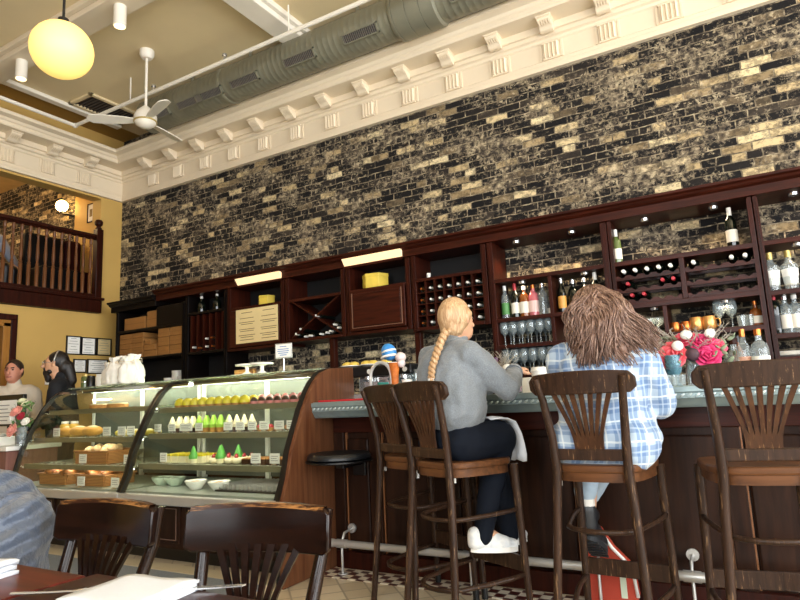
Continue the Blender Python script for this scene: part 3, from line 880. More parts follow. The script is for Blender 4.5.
# lit valances under the crown
for (pa, pb, lab) in (((236, 289), (280, 278), 'glowing white light strip under the crown above the menu cupboard'), ((343, 271), (401, 258), 'glowing warm light strip under the crown above the panelled cupboard')):
    A = at(*pa, Y=4.80); B = at(*pb, Y=4.80)
    xm = (A.x+B.x)/2; hw = (B.x-A.x)/2
    t = thing('cabinet_light', lab, 'lamp', (xm, 4.79, 2.385), 0, 'light strips under the crown moulding')
    MB().box(-hw, hw, .036, .04, -.0, .092).box(-hw-.01, hw+.01, .0, .04, .088, .098).build('housing', WX, t)
    MB().prism([(.035, .022), (.035, .088), (-.012, .088)], 'x', -hw, hw).build('diffuser', emis('warm_diffuser', '#ffe2b0', .62), t)
def puck(px, py, z, lab, y=4.97, pw=14):
    p = at(px, py, Z=z)
    t = thing('puck_light', lab, 'lamp', (p.x, y, z), 0, 'small downlights in the shelving')
    MB().lathe([(.022, -.016), (.03, -.016), (.033, 0), (0, 0), (0, -.012), (.022, -.012)], n=14).build('rim', MAT['chrome'], t, smooth=40)
    MB().lathe([(0, -.0155), (.021, -.0155), (.021, -.0125), (0, -.0125)], n=14).build('lens', emis('warm_halogen', '#ffe6bd', 22), t)
    if pw:
        l = bpy.data.lights.new('halogen', 'SPOT'); l.energy = pw; l.color = (1, .78, .5); l.spot_size = R(130); l.spot_blend = .6; l.shadow_soft_size = .03
        o = bpy.data.objects.new('halogen', l); COL.objects.link(o); o.location = (p.x, y, z-.03)
puck(517, 242, 2.399, 'bright downlight under the crown above the left spirits shelf')
puck(573, 233, 2.399, 'downlight under the crown above the brunette woman')
puck(644, 219, 2.399, 'downlight under the crown left of the upright white-labelled wine bottle', pw=9)
puck(713, 207, 2.399, 'downlight under the crown above the right upright wine bottle', pw=9)
puck(793, 193, 2.399, 'downlight under the crown at the right edge', pw=9)
for px, py, z, lab in ((520, 281, 2.031, 'downlight under the shelf over the row of six spirits'), (581, 271, 2.031, 'downlight under the shelf above the brunette hair'), (651, 306, 1.687, 'downlight under the wine display above the goblets'), (724, 299, 1.687, 'downlight under the wine display above the tall goblets'), (797, 241, 2.029, 'downlight under the top shelf above the two clear bottles')):
    puck(px, py, z, lab, 4.93, 3.0)

# ------------------------------------------------------------------ bottles and glasses
def bottle(name, label, loc, kind, body, cap, lab=None, h=None, group=None, s=1.0, labc=None, labz=None):
    t = thing(name, label, 'bottle', loc, 0, group)
    shp = {
        'wine': ([(0, 0), (.036, 0), (.038, .01), (.038, .185), (.034, .205), (.016, .235), (.0145, .29), (.016, .292), (.016, .30), (0, .30)], .24, .302, .0165, .04, .13, .0388),
        'spirit': ([(0, 0), (.04, 0), (.042, .01), (.042, .165), (.036, .19), (.016, .21), (.0145, .25), (0, .25)], .236, .268, .0175, .035, .13, .0428),
        'tall': ([(0, 0), (.032, 0), (.034, .01), (.034, .17), (.028, .20), (.014, .23), (.013, .28), (0, .28)], .25, .292, .0155, .04, .14, .0348),
        'squat': ([(0, 0), (.048, 0), (.05, .01), (.05, .10), (.04, .13), (.016, .15), (.015, .19), (0, .19)], .178, .208, .018, .02, .08, .0508),
        'big': ([(0, 0), (.045, 0), (.047, .015), (.062, .185), (.06, .205), (.035, .225), (.022, .245), (.02, .295), (0, .295)], .268, .325, .0225, .05, .17, None),
    }[kind]
    pf, c0, c1, cr, l0, l1, lr = shp
    MB().lathe([(r*s, z*s) for r, z in pf], n=16).build('glass_body', body, t, smooth=40)
    MB().lathe([(cr*s, c0*s), (cr*s, c1*s), (0, c1*s)], n=12).build('cap', cap, t, smooth=40)
    if lab:
        if lr is None:
            P = [(.0496*s, l0*s), (.0612*s, l1*s)]
            MB().lathe([(P[0][0]+.0, P[0][1]), P[1], (P[1][0]-.001, P[1][1]), (P[0][0]-.001, P[0][1])], n=16, closed=True).build('paper_label', lab, t, smooth=40)
        else:
            MB().lathe([(lr*s, l0*s), (lr*s, l1*s), (lr*s-.0015, l1*s), (lr*s-.0015, l0*s)], n=16, closed=True).build('paper_label', lab, t, smooth=40)
    return t
G7 = 'spirits on the shelf left of the brunette woman'
clear = MAT['ware']
z = 1.726
greenlab = plain('green_label', '#4f8a4a', .5)
bottle('spirit_bottle', 'slim clear bottle with a green label, leftmost on the spirits shelf', (-1.775, 4.95, z), 'tall', clear, MAT['white_cap'], greenlab, group=G7)
bottle('wine_bottle', 'cream-labelled dark bottle with a red foil neck on the spirits shelf', (-1.685, 4.95, z), 'wine', MAT['wine'], MAT['redw'], MAT['label'], group=G7)
bottle('spirit_bottle', 'white-labelled bottle with a white ball stopper next to the red-foil bottle', (-1.605, 4.95, z), 'spirit', MAT['amber'], MAT['white_cap'], MAT['label'], group=G7)
bottle('spirit_bottle', 'pink-labelled copper-necked bottle fourth on the spirits shelf', (-1.525, 4.95, z), 'spirit', MAT['pinkliq'], MAT['copper'], plain('pale_pink_label', '#e9c9c4', .6), group=G7)
bottle('spirit_bottle', 'clear decorated square-shouldered bottle fifth on the spirits shelf', (-1.445, 4.95, z), 'spirit', clear, MAT['chrome'], None, group=G7)
bottle('liqueur_bottle', 'short squat bottle with a cream label beside the shelf divider', (-1.385-.02+.015, 4.99, z), 'squat', clear, MAT['wood'], MAT['label'], group=G7, s=.72)
bottle('spirit_bottle', 'clear silver-capped bottle with an orange label beside the brunette hair', (-1.285, 4.95, z), 'tall', MAT['wine'], MAT['chrome'], plain('orange_label', '#d79a45', .5), group=G7)
bottle('spirit_bottle', 'dark chrome-capped bottle second right of the shelf divider', (-1.195, 4.97, z), 'spirit', MAT['wine'], MAT['chrome'], None, group=G7)
bottle('spirit_bottle', 'dark spirit bottle with a white ball cap, half hidden by the brunette hair', (-1.01, 4.95, z), 'wine', MAT['wine'], MAT['white_cap'], None, group=G7)
bottle('spirit_bottle', 'dark bottle whose grey cap shows just over the brunette hair', (-1.10, 4.95, z), 'spirit', MAT['wine'], MAT['chrome'], None, group=G7)
# niche bottles
p = at(618, 260, Y=4.95); bottle('wine_bottle', 'upright green-black wine bottle with a white label left in the lit niche', (p.x, 4.95, 2.066), 'wine', MAT['whitewine'], MAT['white_cap'], MAT['label'], group='upright wine bottles in the brick niches', s=.93)
p = at(733, 243, Y=4.95); bottle('wine_bottle', 'upright dark wine bottle with a white capsule right in the lit niche', (p.x, 4.95, 2.066), 'wine', MAT['wine'], MAT['white_cap'], MAT['label'], group='upright wine bottles in the brick niches')
# two big clear bottles and what stands below
for px, lab in ((773.5, 'left of the two big broad-shouldered clear bottles with white labels'), (792, 'right of the two big broad-shouldered clear bottles with white labels')):
    p = at(px, 286, Y=4.95); bottle('spirit_bottle', lab, (p.x, 4.95, 1.714), 'big', clear, MAT['gold_foil'], MAT['paper'], group='big clear bottles on the end shelving', s=.86)
for px, k, b_, c_, l_, lab in ((777, 'wine', MAT['wine'], MAT['redw'], plain('black_label', '#23262b', .5), 'dark red-capped bottle below the two big clear bottles'), (788, 'spirit', clear, MAT['chrome'], MAT['label'], 'white-labelled chrome-capped bottle below the two big clear bottles'), (798, 'spirit', clear, MAT['white_cap'], MAT['label'], 'white-labelled bottle at the right edge below the two big clear bottles')):
    p = at(px, 327, Y=4.95); bottle('spirit_bottle', lab, (p.x, 4.95, 1.416), k, b_, c_, l_, group='bottles on the lower end shelf')

# lying wine bottles: proto with its neck to the front
def lying(loc, label, capm, first=None):
    t = thing('lying_wine_bottle', label, 'bottle', loc, 0, 'lying bottles in the wine display rows')
    mx = M.Rotation(R(90), 4, 'X') @ M.Translation((0, 0, -.27))
    MB().lathe([(0, 0), (.036, 0), (.038, .01), (.038, .19), (.034, .21), (.016, .24), (.0145, .262), (0, .262)], n=14, mx=mx).build('glass_body', MAT['wine'], t, smooth=40)
    MB().lathe([(.0150, .235), (.0150, .30), (.012, .304), (0, .304)], n=12, mx=mx).build('foil_cap', capm, t, smooth=40)
    return t
rows = [(1.945, [(623, 'a'), (634.5, 'b'), (646.5, 'c'), (658.5, 'd'), (670.5, 'e'), (694, 'f'), (733, 'g'), (747, 'h')], MAT['white_cap'], 'white-capped bottle lying in the top wine row'),
        (1.845, [(626, 'a'), (661, 'b'), (672, 'c')], MAT['redw'], 'dark red-capped bottle lying in the middle wine row'),
        (1.755, [(629, 'a'), (641, 'b')], MAT['redw'], 'red-capped bottle lying in the bottom wine row')]
ords = ['first from the left', 'second from the left', 'third from the left', 'fourth from the left', 'fifth, just left of the divider', 'first right of the divider', 'seventh, second from the right end', 'last, at the right end']
for z, lst, cm_, lab in rows:
    for i, (px, _) in enumerate(lst):
        p = at(px, 270, Y=4.82)
        o_ = ['beside the left post', 'second', 'last'][i] if len(lst) == 3 else (['beside the left post', 'second from the left post'][i] if len(lst) == 2 else ords[i])
        lying((p.x, 4.853, z+.036), lab+', '+o_, cm_)
# bottle ends in the pigeonholes, the lattice and the left cabinet
proto_end = None
def bottle_end(x, y, z, label, group, capm):
    t = thing('lying_wine_bottle', label, 'bottle', (x, y, z), 0, group)
    MB().tube([(0, .02, 0), (0, .26, 0)], .034, 12).build('glass_body', MAT['wine'], t, smooth=40)
    MB().tube([(0, -.03, 0), (0, .02, 0)], [.0105, .0125], 10).build('foil_cap', capm, t, smooth=40)
    return t
colc = [MAT['redw'], MAT['white_cap'], MAT['white_cap'], MAT['white_cap'], MAT['white_cap'], MAT['white_cap'], MAT['white_cap']]
protos = {}
nrow = ['top', 'second', 'third', 'bottom']
for c in range(7):
    for r_ in range(4):
        x = PGX[c]+.046; z = 1.69+.035+.105*(3-r_)+.04
        lab = '%s-capped bottle end in the %s row of the pigeonhole rack, column %s' % ('copper' if c == 0 else 'white', nrow[r_], ['one', 'two', 'three', 'four', 'five', 'six', 'seven'][c])
        key = c == 0
        if key not in protos: protos[key] = bottle_end(x, Y0+.035, z, lab, 'bottle ends in the pigeonhole rack', MAT['copper'] if key else MAT['white_cap'])
        else: dup(protos[key], (x, Y0+.035, z), 0, lab)
lat = [((316, 315.5), 'just above the middle of the X'), ((300.5, 329), 'high in the left corner'), ((296, 334), 'lowest in the left corner'), ((305, 336.5), 'left of the bottom pair'), ((309.5, 335.5), 'right of the bottom pair'), ((320.5, 334), 'bottom, just right of centre'), ((326.5, 332.5), 'bottom, second right of centre'), ((330, 331), 'bottom, rightmost'), ((334, 324.5), 'highest on the right'), ((338, 327.5), 'against the right side')]
for (px, py), w_ in lat:
    p = at(px, py, Y=4.86)
    dup(protos[False], (p.x, 4.885, p.z), 0, 'white-capped bottle end in the X-shaped bin, '+w_, 'bottle ends in the lattice bin')
for (px, py), w_, kk in (((206, 338.5), 'upper white one', False), ((193, 347.5), 'white one low on the left', False), ((206, 346.5), 'white one low in the middle', False), ((211.5, 337.5), 'upper red one', True), ((198.5, 348), 'red one low on the left', True), ((212, 346), 'red one low on the right', True)):
    p = at(px, py, Y=4.86)
    dup(protos[kk], (p.x, 4.885, p.z), 0, 'bottle end in the narrow wine cabinet, '+w_, 'bottle ends in the narrow wine cabinet')
for px, py, lab in ((201.5, 318, 'dark bottle with a grey-white cap standing left in the narrow cabinet niche'), (217, 316, 'dark bottle with a white cap standing right in the narrow cabinet niche')):
    p = at(px, py, Y=4.95); bottle('wine_bottle', lab, (p.x, 4.95, 2.191), 'squat', MAT['wine'], MAT['white_cap'], None, group='upright bottles in the narrow wine cabinet', s=.95)
p = at(429, 281, Y=4.95); 
o = MB().lathe([(0, 0), (.016, 0), (.02, .05), (.018, .06), (0, .06)], n=12).build('shot_glass', MAT['ceramic'], smooth=40); o.location = (p.x, 4.95, 2.176); tag(o, 'tiny white cup alone in the dark niche over the pigeonhole rack', 'cup')

# stemware
gp_ = [(0, 0), (.034, 0), (.034, .003), (.008, .008), (.005, .02), (.005, .075), (.012, .085), (.034, .11), (.042, .14), (.040, .175), (.034, .20), (.032, .20), (.038, .175), (.04, .14), (.032, .112), (0, .09)]
def stem(name, label, loc, prof, group, s=1.0, mat=None):
    o = MB().lathe([(r*s, z*s) for r, z in prof], n=14).build(name, mat or MAT['ware'], smooth=40)
    o.location = loc
    return tag(o, label, 'glass', group)
g0 = None
rowname = {1.501: 'upper stemware shelf', 1.261: 'lower stemware shelf'}
for z in (1.501, 1.261):
    for dpt in (0, 1):
        for i in range(6):
            x = -1.79+.077*i+.012*dpt; y = 4.92+.11*dpt
            lab = 'clear wine glass on the %s, %s row' % (rowname[z], 'front' if dpt == 0 else 'back')
            if g0 is None: g0 = stem('wine_glass', lab, (x, y, z), gp_, 'stemware left of the shelf divider, '+rowname[z])
            else:
                c = g0.copy(); COL.objects.link(c); c.location = (x, y, z); c['label'] = lab; c['group'] = 'stemware left of the shelf divider, '+rowname[z]
            g = (c if g0.location != V((x, y, z)) else g0)
            g['label'] = 'clear wine glass, %s row of the %s, %s from the left' % ('front' if dpt == 0 else 'back', rowname[z], ['first', 'second', 'third', 'fourth', 'fifth', 'sixth'][i])
z = 1.488
cp_ = [(0, 0), (.036, 0), (.036, .003), (.008, .008), (.005, .02), (.005, .06), (.014, .07), (.05, .095), (.058, .13), (.055, .14), (.048, .10), (0, .076)]
for i, px in enumerate((640, 650, 659)):
    p = at(px, 331, Y=4.95)
    stem('coupe_glass', 'wide clear coupe glass beside the small divider, %s from the left' % ['first', 'second', 'third'][i], (p.x, 4.95, z), cp_, 'coupe glasses on the shelf left of the copper mugs', .9)
def mug(px, lab, s, mat, name='copper_mug'):
    p = at(px, 329, Y=4.95)
    t = thing(name, lab, 'mug', (p.x, 4.95, z), R(-20), 'copper mugs on the shelf')
    MB().lathe([(0, 0), (.034*s, 0), (.044*s, .02*s), (.047*s, .05*s), (.042*s, .085*s), (.039*s, .095*s), (.036*s, .095*s), (.042*s, .05*s), (.03*s, .012*s), (0, .012*s)], n=20).build('cup', mat, t, smooth=40)
    MB().tube([(.043*s, 0, .075*s), (.07*s, 0, .07*s), (.076*s, 0, .045*s), (.066*s, 0, .022*s), (.044*s, 0, .02*s)], .005, 8).build('handle', mat, t, smooth=True)
mug(675.5, 'small plain copper mug, first right of the small divider', .8, MAT['copper'])
mug(686.5, 'small dark copper mug, second right of the small divider', .8, MAT['copper'])
mug(697, 'large pale orange hammered mug in the middle of the shelf', 1.05, plain('orange_hammered', '#e0a05a', .3, .6, var=.15, scale=30, bump=.3))
mug(710, 'large pale orange hammered mug next to the tall goblets', 1.05, plain('orange_hammered_pale', '#e2a862', .3, .6, var=.15, scale=30, bump=.3))
for i, px in enumerate((721, 733)):
    p = at(px, 326, Y=4.95)
    stem('goblet', '%s of the two tall clear goblets beside the copper mugs' % ['left', 'right'][i], (p.x, 4.95+.02*i, z), gp_, 'tall goblets on the mug shelf', 1.0)
tp = [(0, 0), (.032, 0), (.038, .09), (.036, .09), (.03, .006), (0, .006)]
for i, px in enumerate((743, 751)):
    p = at(px, 325, Y=4.93)
    stem('tumbler', '%s short clear tumbler right of the tall goblets' % ['left', 'right'][i], (p.x, 4.93, z), tp, 'short tumblers on the mug shelf', .9)
p = at(757.5, 325, Y=4.95); bottle('spirit_bottle', 'small amber bottle at the right end of the mug shelf', (p.x, 4.95, z), 'squat', MAT['amber'], MAT['copper'], MAT['label'], s=.85)
# plates on the low right shelf
p = at(786, 357, Y=4.95)
for i in range(4):
    o = MB().lathe([(0, 0), (.07, 0), (.115, .012), (.12, .014), (.115, .016), (.07, .006), (0, .006)], n=24).build('plate', MAT['ceramic'], smooth=40)
    o.location = (p.x, 4.97, 1.256+.008*i); tag(o, 'white plate in the small pile on the right low shelf, %s' % ['at the bottom', 'second from the bottom', 'second from the top', 'on top'][i], 'plate', 'plates piled on the right low shelf')

# yellow wrapped boxes in the niches
def hexbox(px, py, s, lab, mat):
    p = at(px, py, Y=4.95)
    t = thing('wrapped_cake_box', lab, 'box', (p.x, 4.96, 2.166), R(12), 'yellow wrapped boxes in the niches')
    hp = [(s*math.cos(R(60*i)), s*math.sin(R(60*i))*.8) for i in range(6)]
    MB().prism(hp, 'z', 0, s*1.0).build('carton', mat, t, bevel=.004)
    MB().prism([(x*1.03, y*1.03) for x, y in hp], 'z', s*.80, s*1.05).build('lid', mat, t, bevel=.004)
hexbox(266, 302, .10, 'small yellow hexagonal box in the niche above the menu', MAT['yellowbox'])
hexbox(375, 286, .135, 'large bright yellow hexagonal box in the niche above the panelled cupboard', MAT['yellowbox'])

# cartons in the corner
def carton(xa, xb, za, zb, lab, y=4.87, d=.26):
    t = thing('cardboard_box', lab, 'box', ((xa+xb)/2, y+d/2, za), 0, 'brown cartons on the corner shelving')
    w = (xb-xa)/2-.003; h = zb-za-.003
    MB().box(-w, w, -d/2, d/2, 0, h).build('carton', MAT['card'], t, bevel=.004)
    MB().box(-w*.99, w*.99, -d/2-.0015, -d/2, h*.485, h*.515).build('seam', plain('carton_seam', '#7d5326', .8), t)
zz = 1.741
# left stack: two columns of five
for c, (xa, xb) in enumerate(((-6.885, -6.66), (-6.66, -6.43))):
    for r_ in range(5):
        carton(xa, xb, zz+.062*r_, zz+.062*(r_+1), 'flat carton in the %s column of the left stack, %s' % (['left', 'right'][c], ['at the bottom', 'second up', 'third up', 'fourth up', 'topmost'][r_]))
carton(-6.80, -6.40, 2.096, 2.25, 'wide carton on the upper corner shelf, left')
for c, (xa, xb) in enumerate(((-6.16, -5.96), (-5.95, -5.73))):
    for r_ in range(3):
        carton(xa, xb, zz+.108*r_, zz+.108*(r_+1), 'carton of the right pile, %s column, %s' % (['left', 'right'][c], ['bottom row', 'middle row', 'top row'][r_]))
carton(-6.415, -6.175, zz, zz+.075, 'low carton between the two piles')
carton(-6.415, -6.20, zz+.076, zz+.15, 'low carton lying on another between the two piles')
carton(-6.40, -6.29, zz+.151, zz+.21, 'smallest carton on top between the two piles')
carton(-6.37, -6.17, 2.096, 2.30, 'tall carton on the upper corner shelf beside the black chest')
o = MB().box(-.24, .24, -.14, .14, 0, .235).build('storage_chest', WB, bevel=.006); o.location = (-5.93, 4.99, 2.096); tag(o, 'black storage chest on the upper corner shelf', 'chest')

# crockery under the cartons
def cup(px, py, s, lab, zc=1.401, h=1.0):
    p = at(px, py, Y=4.95)
    o = MB().lathe([(0, 0), (.03*s, 0), (.045*s, .03*s*h), (.05*s, .075*s*h), (.047*s, .075*s*h), (.04*s, .03*s*h), (0, .008)], n=18).build('cup', MAT['ceramic'], smooth=40)
    o.location = (p.x, 4.95, zc); return tag(o, lab, 'cup', 'white crockery under the cartons')
cup(168.5, 370, 1.1, 'small white bowl left of the white jug below the cartons', h=.8)
cup(182.5, 368, 1.2, 'small white bowl right of the white jug below the cartons', h=.8)
p = at(175.5, 369, Y=4.99)
t = thing('milk_jug', 'tall white jug between two small white bowls below the cartons', 'jug', (p.x, 5.02, 1.401))
MB().lathe([(0, 0), (.055, 0), (.07, .05), (.065, .11), (.07, .15), (.067, .15), (.06, .11), (0, .01)], n=18).build('body', MAT['ceramic'], t, smooth=40)
MB().tube([(.062, 0, .12), (.11, 0, .115), (.11, 0, .06), (.068, 0, .045)], .008, 8).build('handle', MAT['ceramic'], t, smooth=True)
for i, px in enumerate((140, 148, 156, 161)):
    p = at(px, 380, Y=4.9)
    bottle('spirit_bottle', 'dark bottle on the back counter under the cartons, %s from the left' % ['first', 'second', 'third', 'fourth'][i], (p.x, 4.80, CZ+.001), 'tall' if i != 2 else 'wine', MAT['wine'] if i != 2 else MAT['whitewine'], MAT['black'] if i != 2 else MAT['white_cap'], None, group='dark bottles on the back counter', s=1.15)
fl = [(0, 0), (.024, 0), (.03, .2), (.028, .2), (.022, .006), (0, .006)]
for i in range(6):
    p = at(206+4.2*i, 375, Y=4.75)
    stem('tall_glass', 'tall clear glass on the back counter under the narrow wine cabinet, %s from the left' % ['first', 'second', 'third', 'fourth', 'fifth', 'sixth'][i], (p.x, 4.77, CZ+.001), fl, 'tall glasses under the narrow wine cabinet', 1.75)
# ------------------------------------------------------------------ the bar
BF, BE, BZ = 3.5, 3.25, 1.098       # face, counter edge, counter top
BX0, BX1 = -2.57, 1.75
t = thing('bar_counter', 'long dark wooden bar with a grey zinc top and rope-pattern edge', 'bar counter', ((BX0+BX1)/2, BF, 0))
cx = t.location.x
hx = (BX1-BX0)/2
MB().box(-hx, hx, BE-BF+.012, .48, BZ-.03, BZ).build('countertop', MAT['zinc'], t, bevel=.006)
pe = [(0, BZ-.032), (0, BZ-.005), (-.012, BZ-.005), (-.012, BZ-.03), (-.004, BZ-.036), (-.004, BZ-.058), (-.006, BZ-.06), (.0, BZ-.066), (.012, BZ-.082), (.02, BZ-.095), (.03, BZ-.105), (.12, BZ-.105), (.12, BZ-.032)]
ed = MB().prism([(y+BE-BF+.012, z) for y, z in pe], 'x', -hx, hx).build('edge_moulding', MAT['zinc'], t)
rp = MB()
nb = int(2*hx/.034)
for i in range(nb):
    x = -hx+.017+i*.034
    rp.ell((x, BE-BF+.006, BZ-.046), (.014, .005, .006), 8, 5, (0, R(-35), 0))
rp.build('rope_pattern', plain('pale_zinc', '#c9d6d6', .35, .45, var=.05), ed, smooth=True)
PN = MAT['panel']
BEAD = plain('bead_wood', '#8a5a38', .35)
MB().box(-hx, hx, .03, .45, .0, BZ-.035).build('carcass', PN, t)
MB().box(-hx, hx, -.012, .03, .0, .11).build('plinth', MAT['wood'], t, bevel=.004)
MB().box(-hx, hx, -.012, .03, .885, BZ-.04).build('top_rail', MAT['woodx'], t, bevel=.004)
xs = [BX0+.0, -2.28, -1.62, -.93, -.18, .55, 1.2, BX1-.06]
for i, x in enumerate(xs):
    MB().box(x-cx, x-cx+.085, -.012, .03, .11, .885).build('stile', PN, t, bevel=.004)
for a, b in zip(xs, xs[1:]):
    x0_, x1_ = a-cx+.10, b-cx-.015
    MB().prism([(x0_, .15), (x1_, .15), (x1_, .845), (x0_, .845)], 'y', .004, .03).build('raised_panel', PN, t, bevel=.012)
    for xb in (a-cx+.086, b-cx-.010): MB().box(xb, xb+.008, .012, .03, .112, .883).build('panel_bead', BEAD, t)

t = thing('foot_rail', 'steel foot rail on brackets along the bottom of the bar', 'rail', (cx, 3.36, 0))
MB().cyl((-hx+.06, 0, .19), (hx, 0, .19), .023, n=14).build('pipe', MAT['steel'], t, smooth=40)
MB().cyl((-hx+.045, 0, .19), (-hx+.075, 0, .19), .027, n=14).build('end_cap', MAT['steel'], t, smooth=40)
for px, py in ((342, 546), (598, 565), (692, 573), (470, 555)):
    x = at(px, py, Y=3.36).x-cx
    MB().cyl((x-.04, 0, .19), (x+.04, 0, .19), .027, n=14).build('coupling', MAT['steel'], t, smooth=40)
    MB().tube([(x, 0, .005), (x, 0, .2), (x, .03, .25), (x, .12, .262)], .008, 8).build('bracket', MAT['steel'], t, smooth=40)
    MB().cyl((x, .112, .262), (x, .127, .262), .03, n=16).build('rosette', MAT['steel'], t, smooth=40)
    MB().cyl((x, 0, .0045), (x, 0, .012), .03, n=14).build('floor_flange', MAT['steel'], t, smooth=40)

t = thing('swing_seat', 'round black padded seat fixed to the bar front beside the display case', 'seat', (-2.36, 3.26, .765))
MB().lathe([(0, -.035), (.19, -.035), (.205, -.025), (.205, -.01), (.19, .008), (.12, .0), (0, -.004)], n=32).build('cushion', MAT['blackm'], t, smooth=50)
MB().lathe([(0, -.052), (.19, -.052), (.215, -.045), (.215, -.036), (0, -.036)], n=32).build('pan', MAT['black'], t, smooth=50)
MB().box(-.03, .03, .0, .236, -.09, -.053).box(-.05, .05, .222, .237, -.16, -.03).build('bracket', MAT['black'], t, bevel=.004)

# ------------------------------------------------------------------ bar stools
def make_stool(label):
    t = thing('bar_stool', label, 'bar stool', (0, 0, 0), 0, 'bentwood bar stools along the bar')
    S, SX = MAT['stool'], MAT['stoolx']
    # seat with a softly rounded outline
    out = []
    for i in range(28):
        a = 2*PI*i/28
        ca, sa = math.cos(a), math.sin(a)
        e = .55
        x = math.copysign(abs(ca)**e, ca); y = math.copysign(abs(sa)**e, sa)
        out.append((x*(.20+.018*y), y*.205))
    MB().prism(out, 'z', .752, .785).build('seat', SX, t, smooth=50, bevel=.009, seg=3)
    ap = [(x*.95, y*.95) for x, y in out]
    MB().prism(ap, 'z', .715, .752).build('apron', SX, t, smooth=50)
    for s in (-1, 1):
        leg = MB().tube([(s*.195, -.25, 0), (s*.180, -.225, .3), (s*.162, -.205, .60), (s*.150, -.20, .76), (s*.155, -.213, .90), (s*.17, -.25, 1.06), (s*.184, -.285, 1.155)], [.0165, .0175, .019, .0195, .018, .0165, .0155], 10)
        leg.build('rear_post', S, t, smooth=40)
        MB().tube([(s*.205, .215, 0), (s*.198, .20, .32), (s*.192, .185, .64), (s*.190, .182, .752)], [.0155, .0175, .02, .022], 10).build('front_leg', S, t, smooth=40)
        MB().tube([(s*.2048, .2148, .0), (s*.203, .2105, .09)], [.0175, .0182], 10).build('rubber_foot', MAT['black'], t, smooth=40)
        MB().box(s*.15-.007, s*.15+.007, -.178, -.166, .693, .715).build('corner_bracket', MAT['steel'], t)
    def ring(z, r, rb):
        pts = [(-.196, .195, z)]
        pts += [(-.192, .10, z-.005), (-.175, 0, z-.01), (-.152, -.10, z-.014)]
        for i in range(1, 8):
            a = PI+PI*i/8
            pts.append((.152*math.cos(a), -.10+rb*math.sin(a), z-.016))
        pts += [(.152, -.10, z-.014), (.175, 0, z-.01), (.192, .10, z-.005), (.196, .195, z)]
        return MB().tube(pts, r, 8)
    ring(.535, .011, .115).build('upper_stretcher', S, t, smooth=True)
    ring(.225, .012, .14).build('foot_ring', S, t, smooth=True)
    MB().box(-.20, .20, .196, .212, .235, .31).build('foot_board', MAT['stool'], t, bevel=.003)
    # back: curved rail, fan splat, cross rail
    def yr(x): return -.272 - .03*(1-(x/.226)**2)
    n = 18; vs, fs = [], []
    sec = []
    for i in range(n+1):
        x = -.226+.452*i/n
        q = min(1, (0.2261-abs(x))/.03)
        ins = .026*(1-math.sqrt(max(0, 1-(1-q)**2)))
        z0, z1 = 1.082+ins, 1.168-ins+.012*(1-(x/.226)**2)
        y = yr(x)+.022
        for (yy, zz) in ((y, z0), (y+.022, z0), (y+.024-.012, z1), (y-.012, z1)): vs.append((x, yy, zz))
    for i in range(n):
        for j in range(4):
            fs.append((i*4+j, i*4+(j+1) % 4, (i+1)*4+(j+1) % 4, (i+1)*4+j))
    fs += [(0, 1, 2, 3), (n*4, n*4+1, n*4+2, n*4+3)]
    MB().add(vs, fs).build('top_rail', S, t, smooth=35, bevel=.005)
    MB().add([(-.16, -.212, .805), (.16, -.212, .805), (.16, -.212, .852), (-.16, -.212, .852), (-.16, -.190, .805), (.16, -.190, .805), (.16, -.190, .852), (-.16, -.190, .852)],
             [(0, 1, 2, 3), (4, 5, 6, 7), (0, 1, 5, 4), (1, 2, 6, 5), (2, 3, 7, 6), (3, 0, 4, 7)]).build('cross_rail', S, t, bevel=.005)
    sp = MB()
    def ysp(z): return -.203-.058*((z-.83)/.26)**1.3
    zs_ = [.83, .87, .90, .93, .97, 1.01, 1.05, 1.09]
    for i in range(7):
        k = i-3; vs, fs = [], []
        for j, z in enumerate(zs_):
            u = max(0, (z-.885)/.205)
            xc = k*(.0175+.0225*u**1.2)
            w_ = .0093 if z < .905 else .0064+.0044*u
            y = ysp(z)
            for dx, dy in ((-w_, 0), (w_, 0), (w_, .011), (-w_, .011)): vs.append((xc+dx, y+dy, z))
        m_ = len(zs_)
        for j in range(m_-1):
            for q in range(4): fs.append((j*4+q, j*4+(q+1) % 4, (j+1)*4+(q+1) % 4, (j+1)*4+q))
        fs += [(0, 1, 2, 3), ((m_-1)*4, (m_-1)*4+1, (m_-1)*4+2, (m_-1)*4+3)]
        sp.add(vs, fs)
    sp.build('fan_splat', MAT['splat'], t, smooth=30)
    return t
stools = [((-1.34, 2.905), 26, 'dark bentwood bar stool that the blonde woman sits on'),
          ((-1.685, 3.15), 25, 'empty bentwood bar stool left of the blonde woman, overlapped by hers'),
          ((-.62, 2.87), 4, 'bentwood bar stool that the brunette woman in plaid sits on'),
          ((-.035, 2.90), -11, 'empty bentwood bar stool at the right edge of the picture')]
s0 = None
for (x, y), a, lab in stools:
    if s0 is None:
        s0 = make_stool(lab); s0.location = (x, y, 0); s0.rotation_euler = (0, 0, R(-a))
    else: dup(s0, (x, y, 0), R(-a), lab)

# ------------------------------------------------------------------ things on the bar
def on(px, Y): return at(px, 380, Y=Y).x
t = thing('bar_mat', 'long red rubber bar mat on the zinc top beside the wooden end panel', 'mat', (-2.31, 3.36, BZ))
MB().box(-.24, .24, -.06, .06, 0, .012).build('mat', MAT['red'], t, bevel=.004)
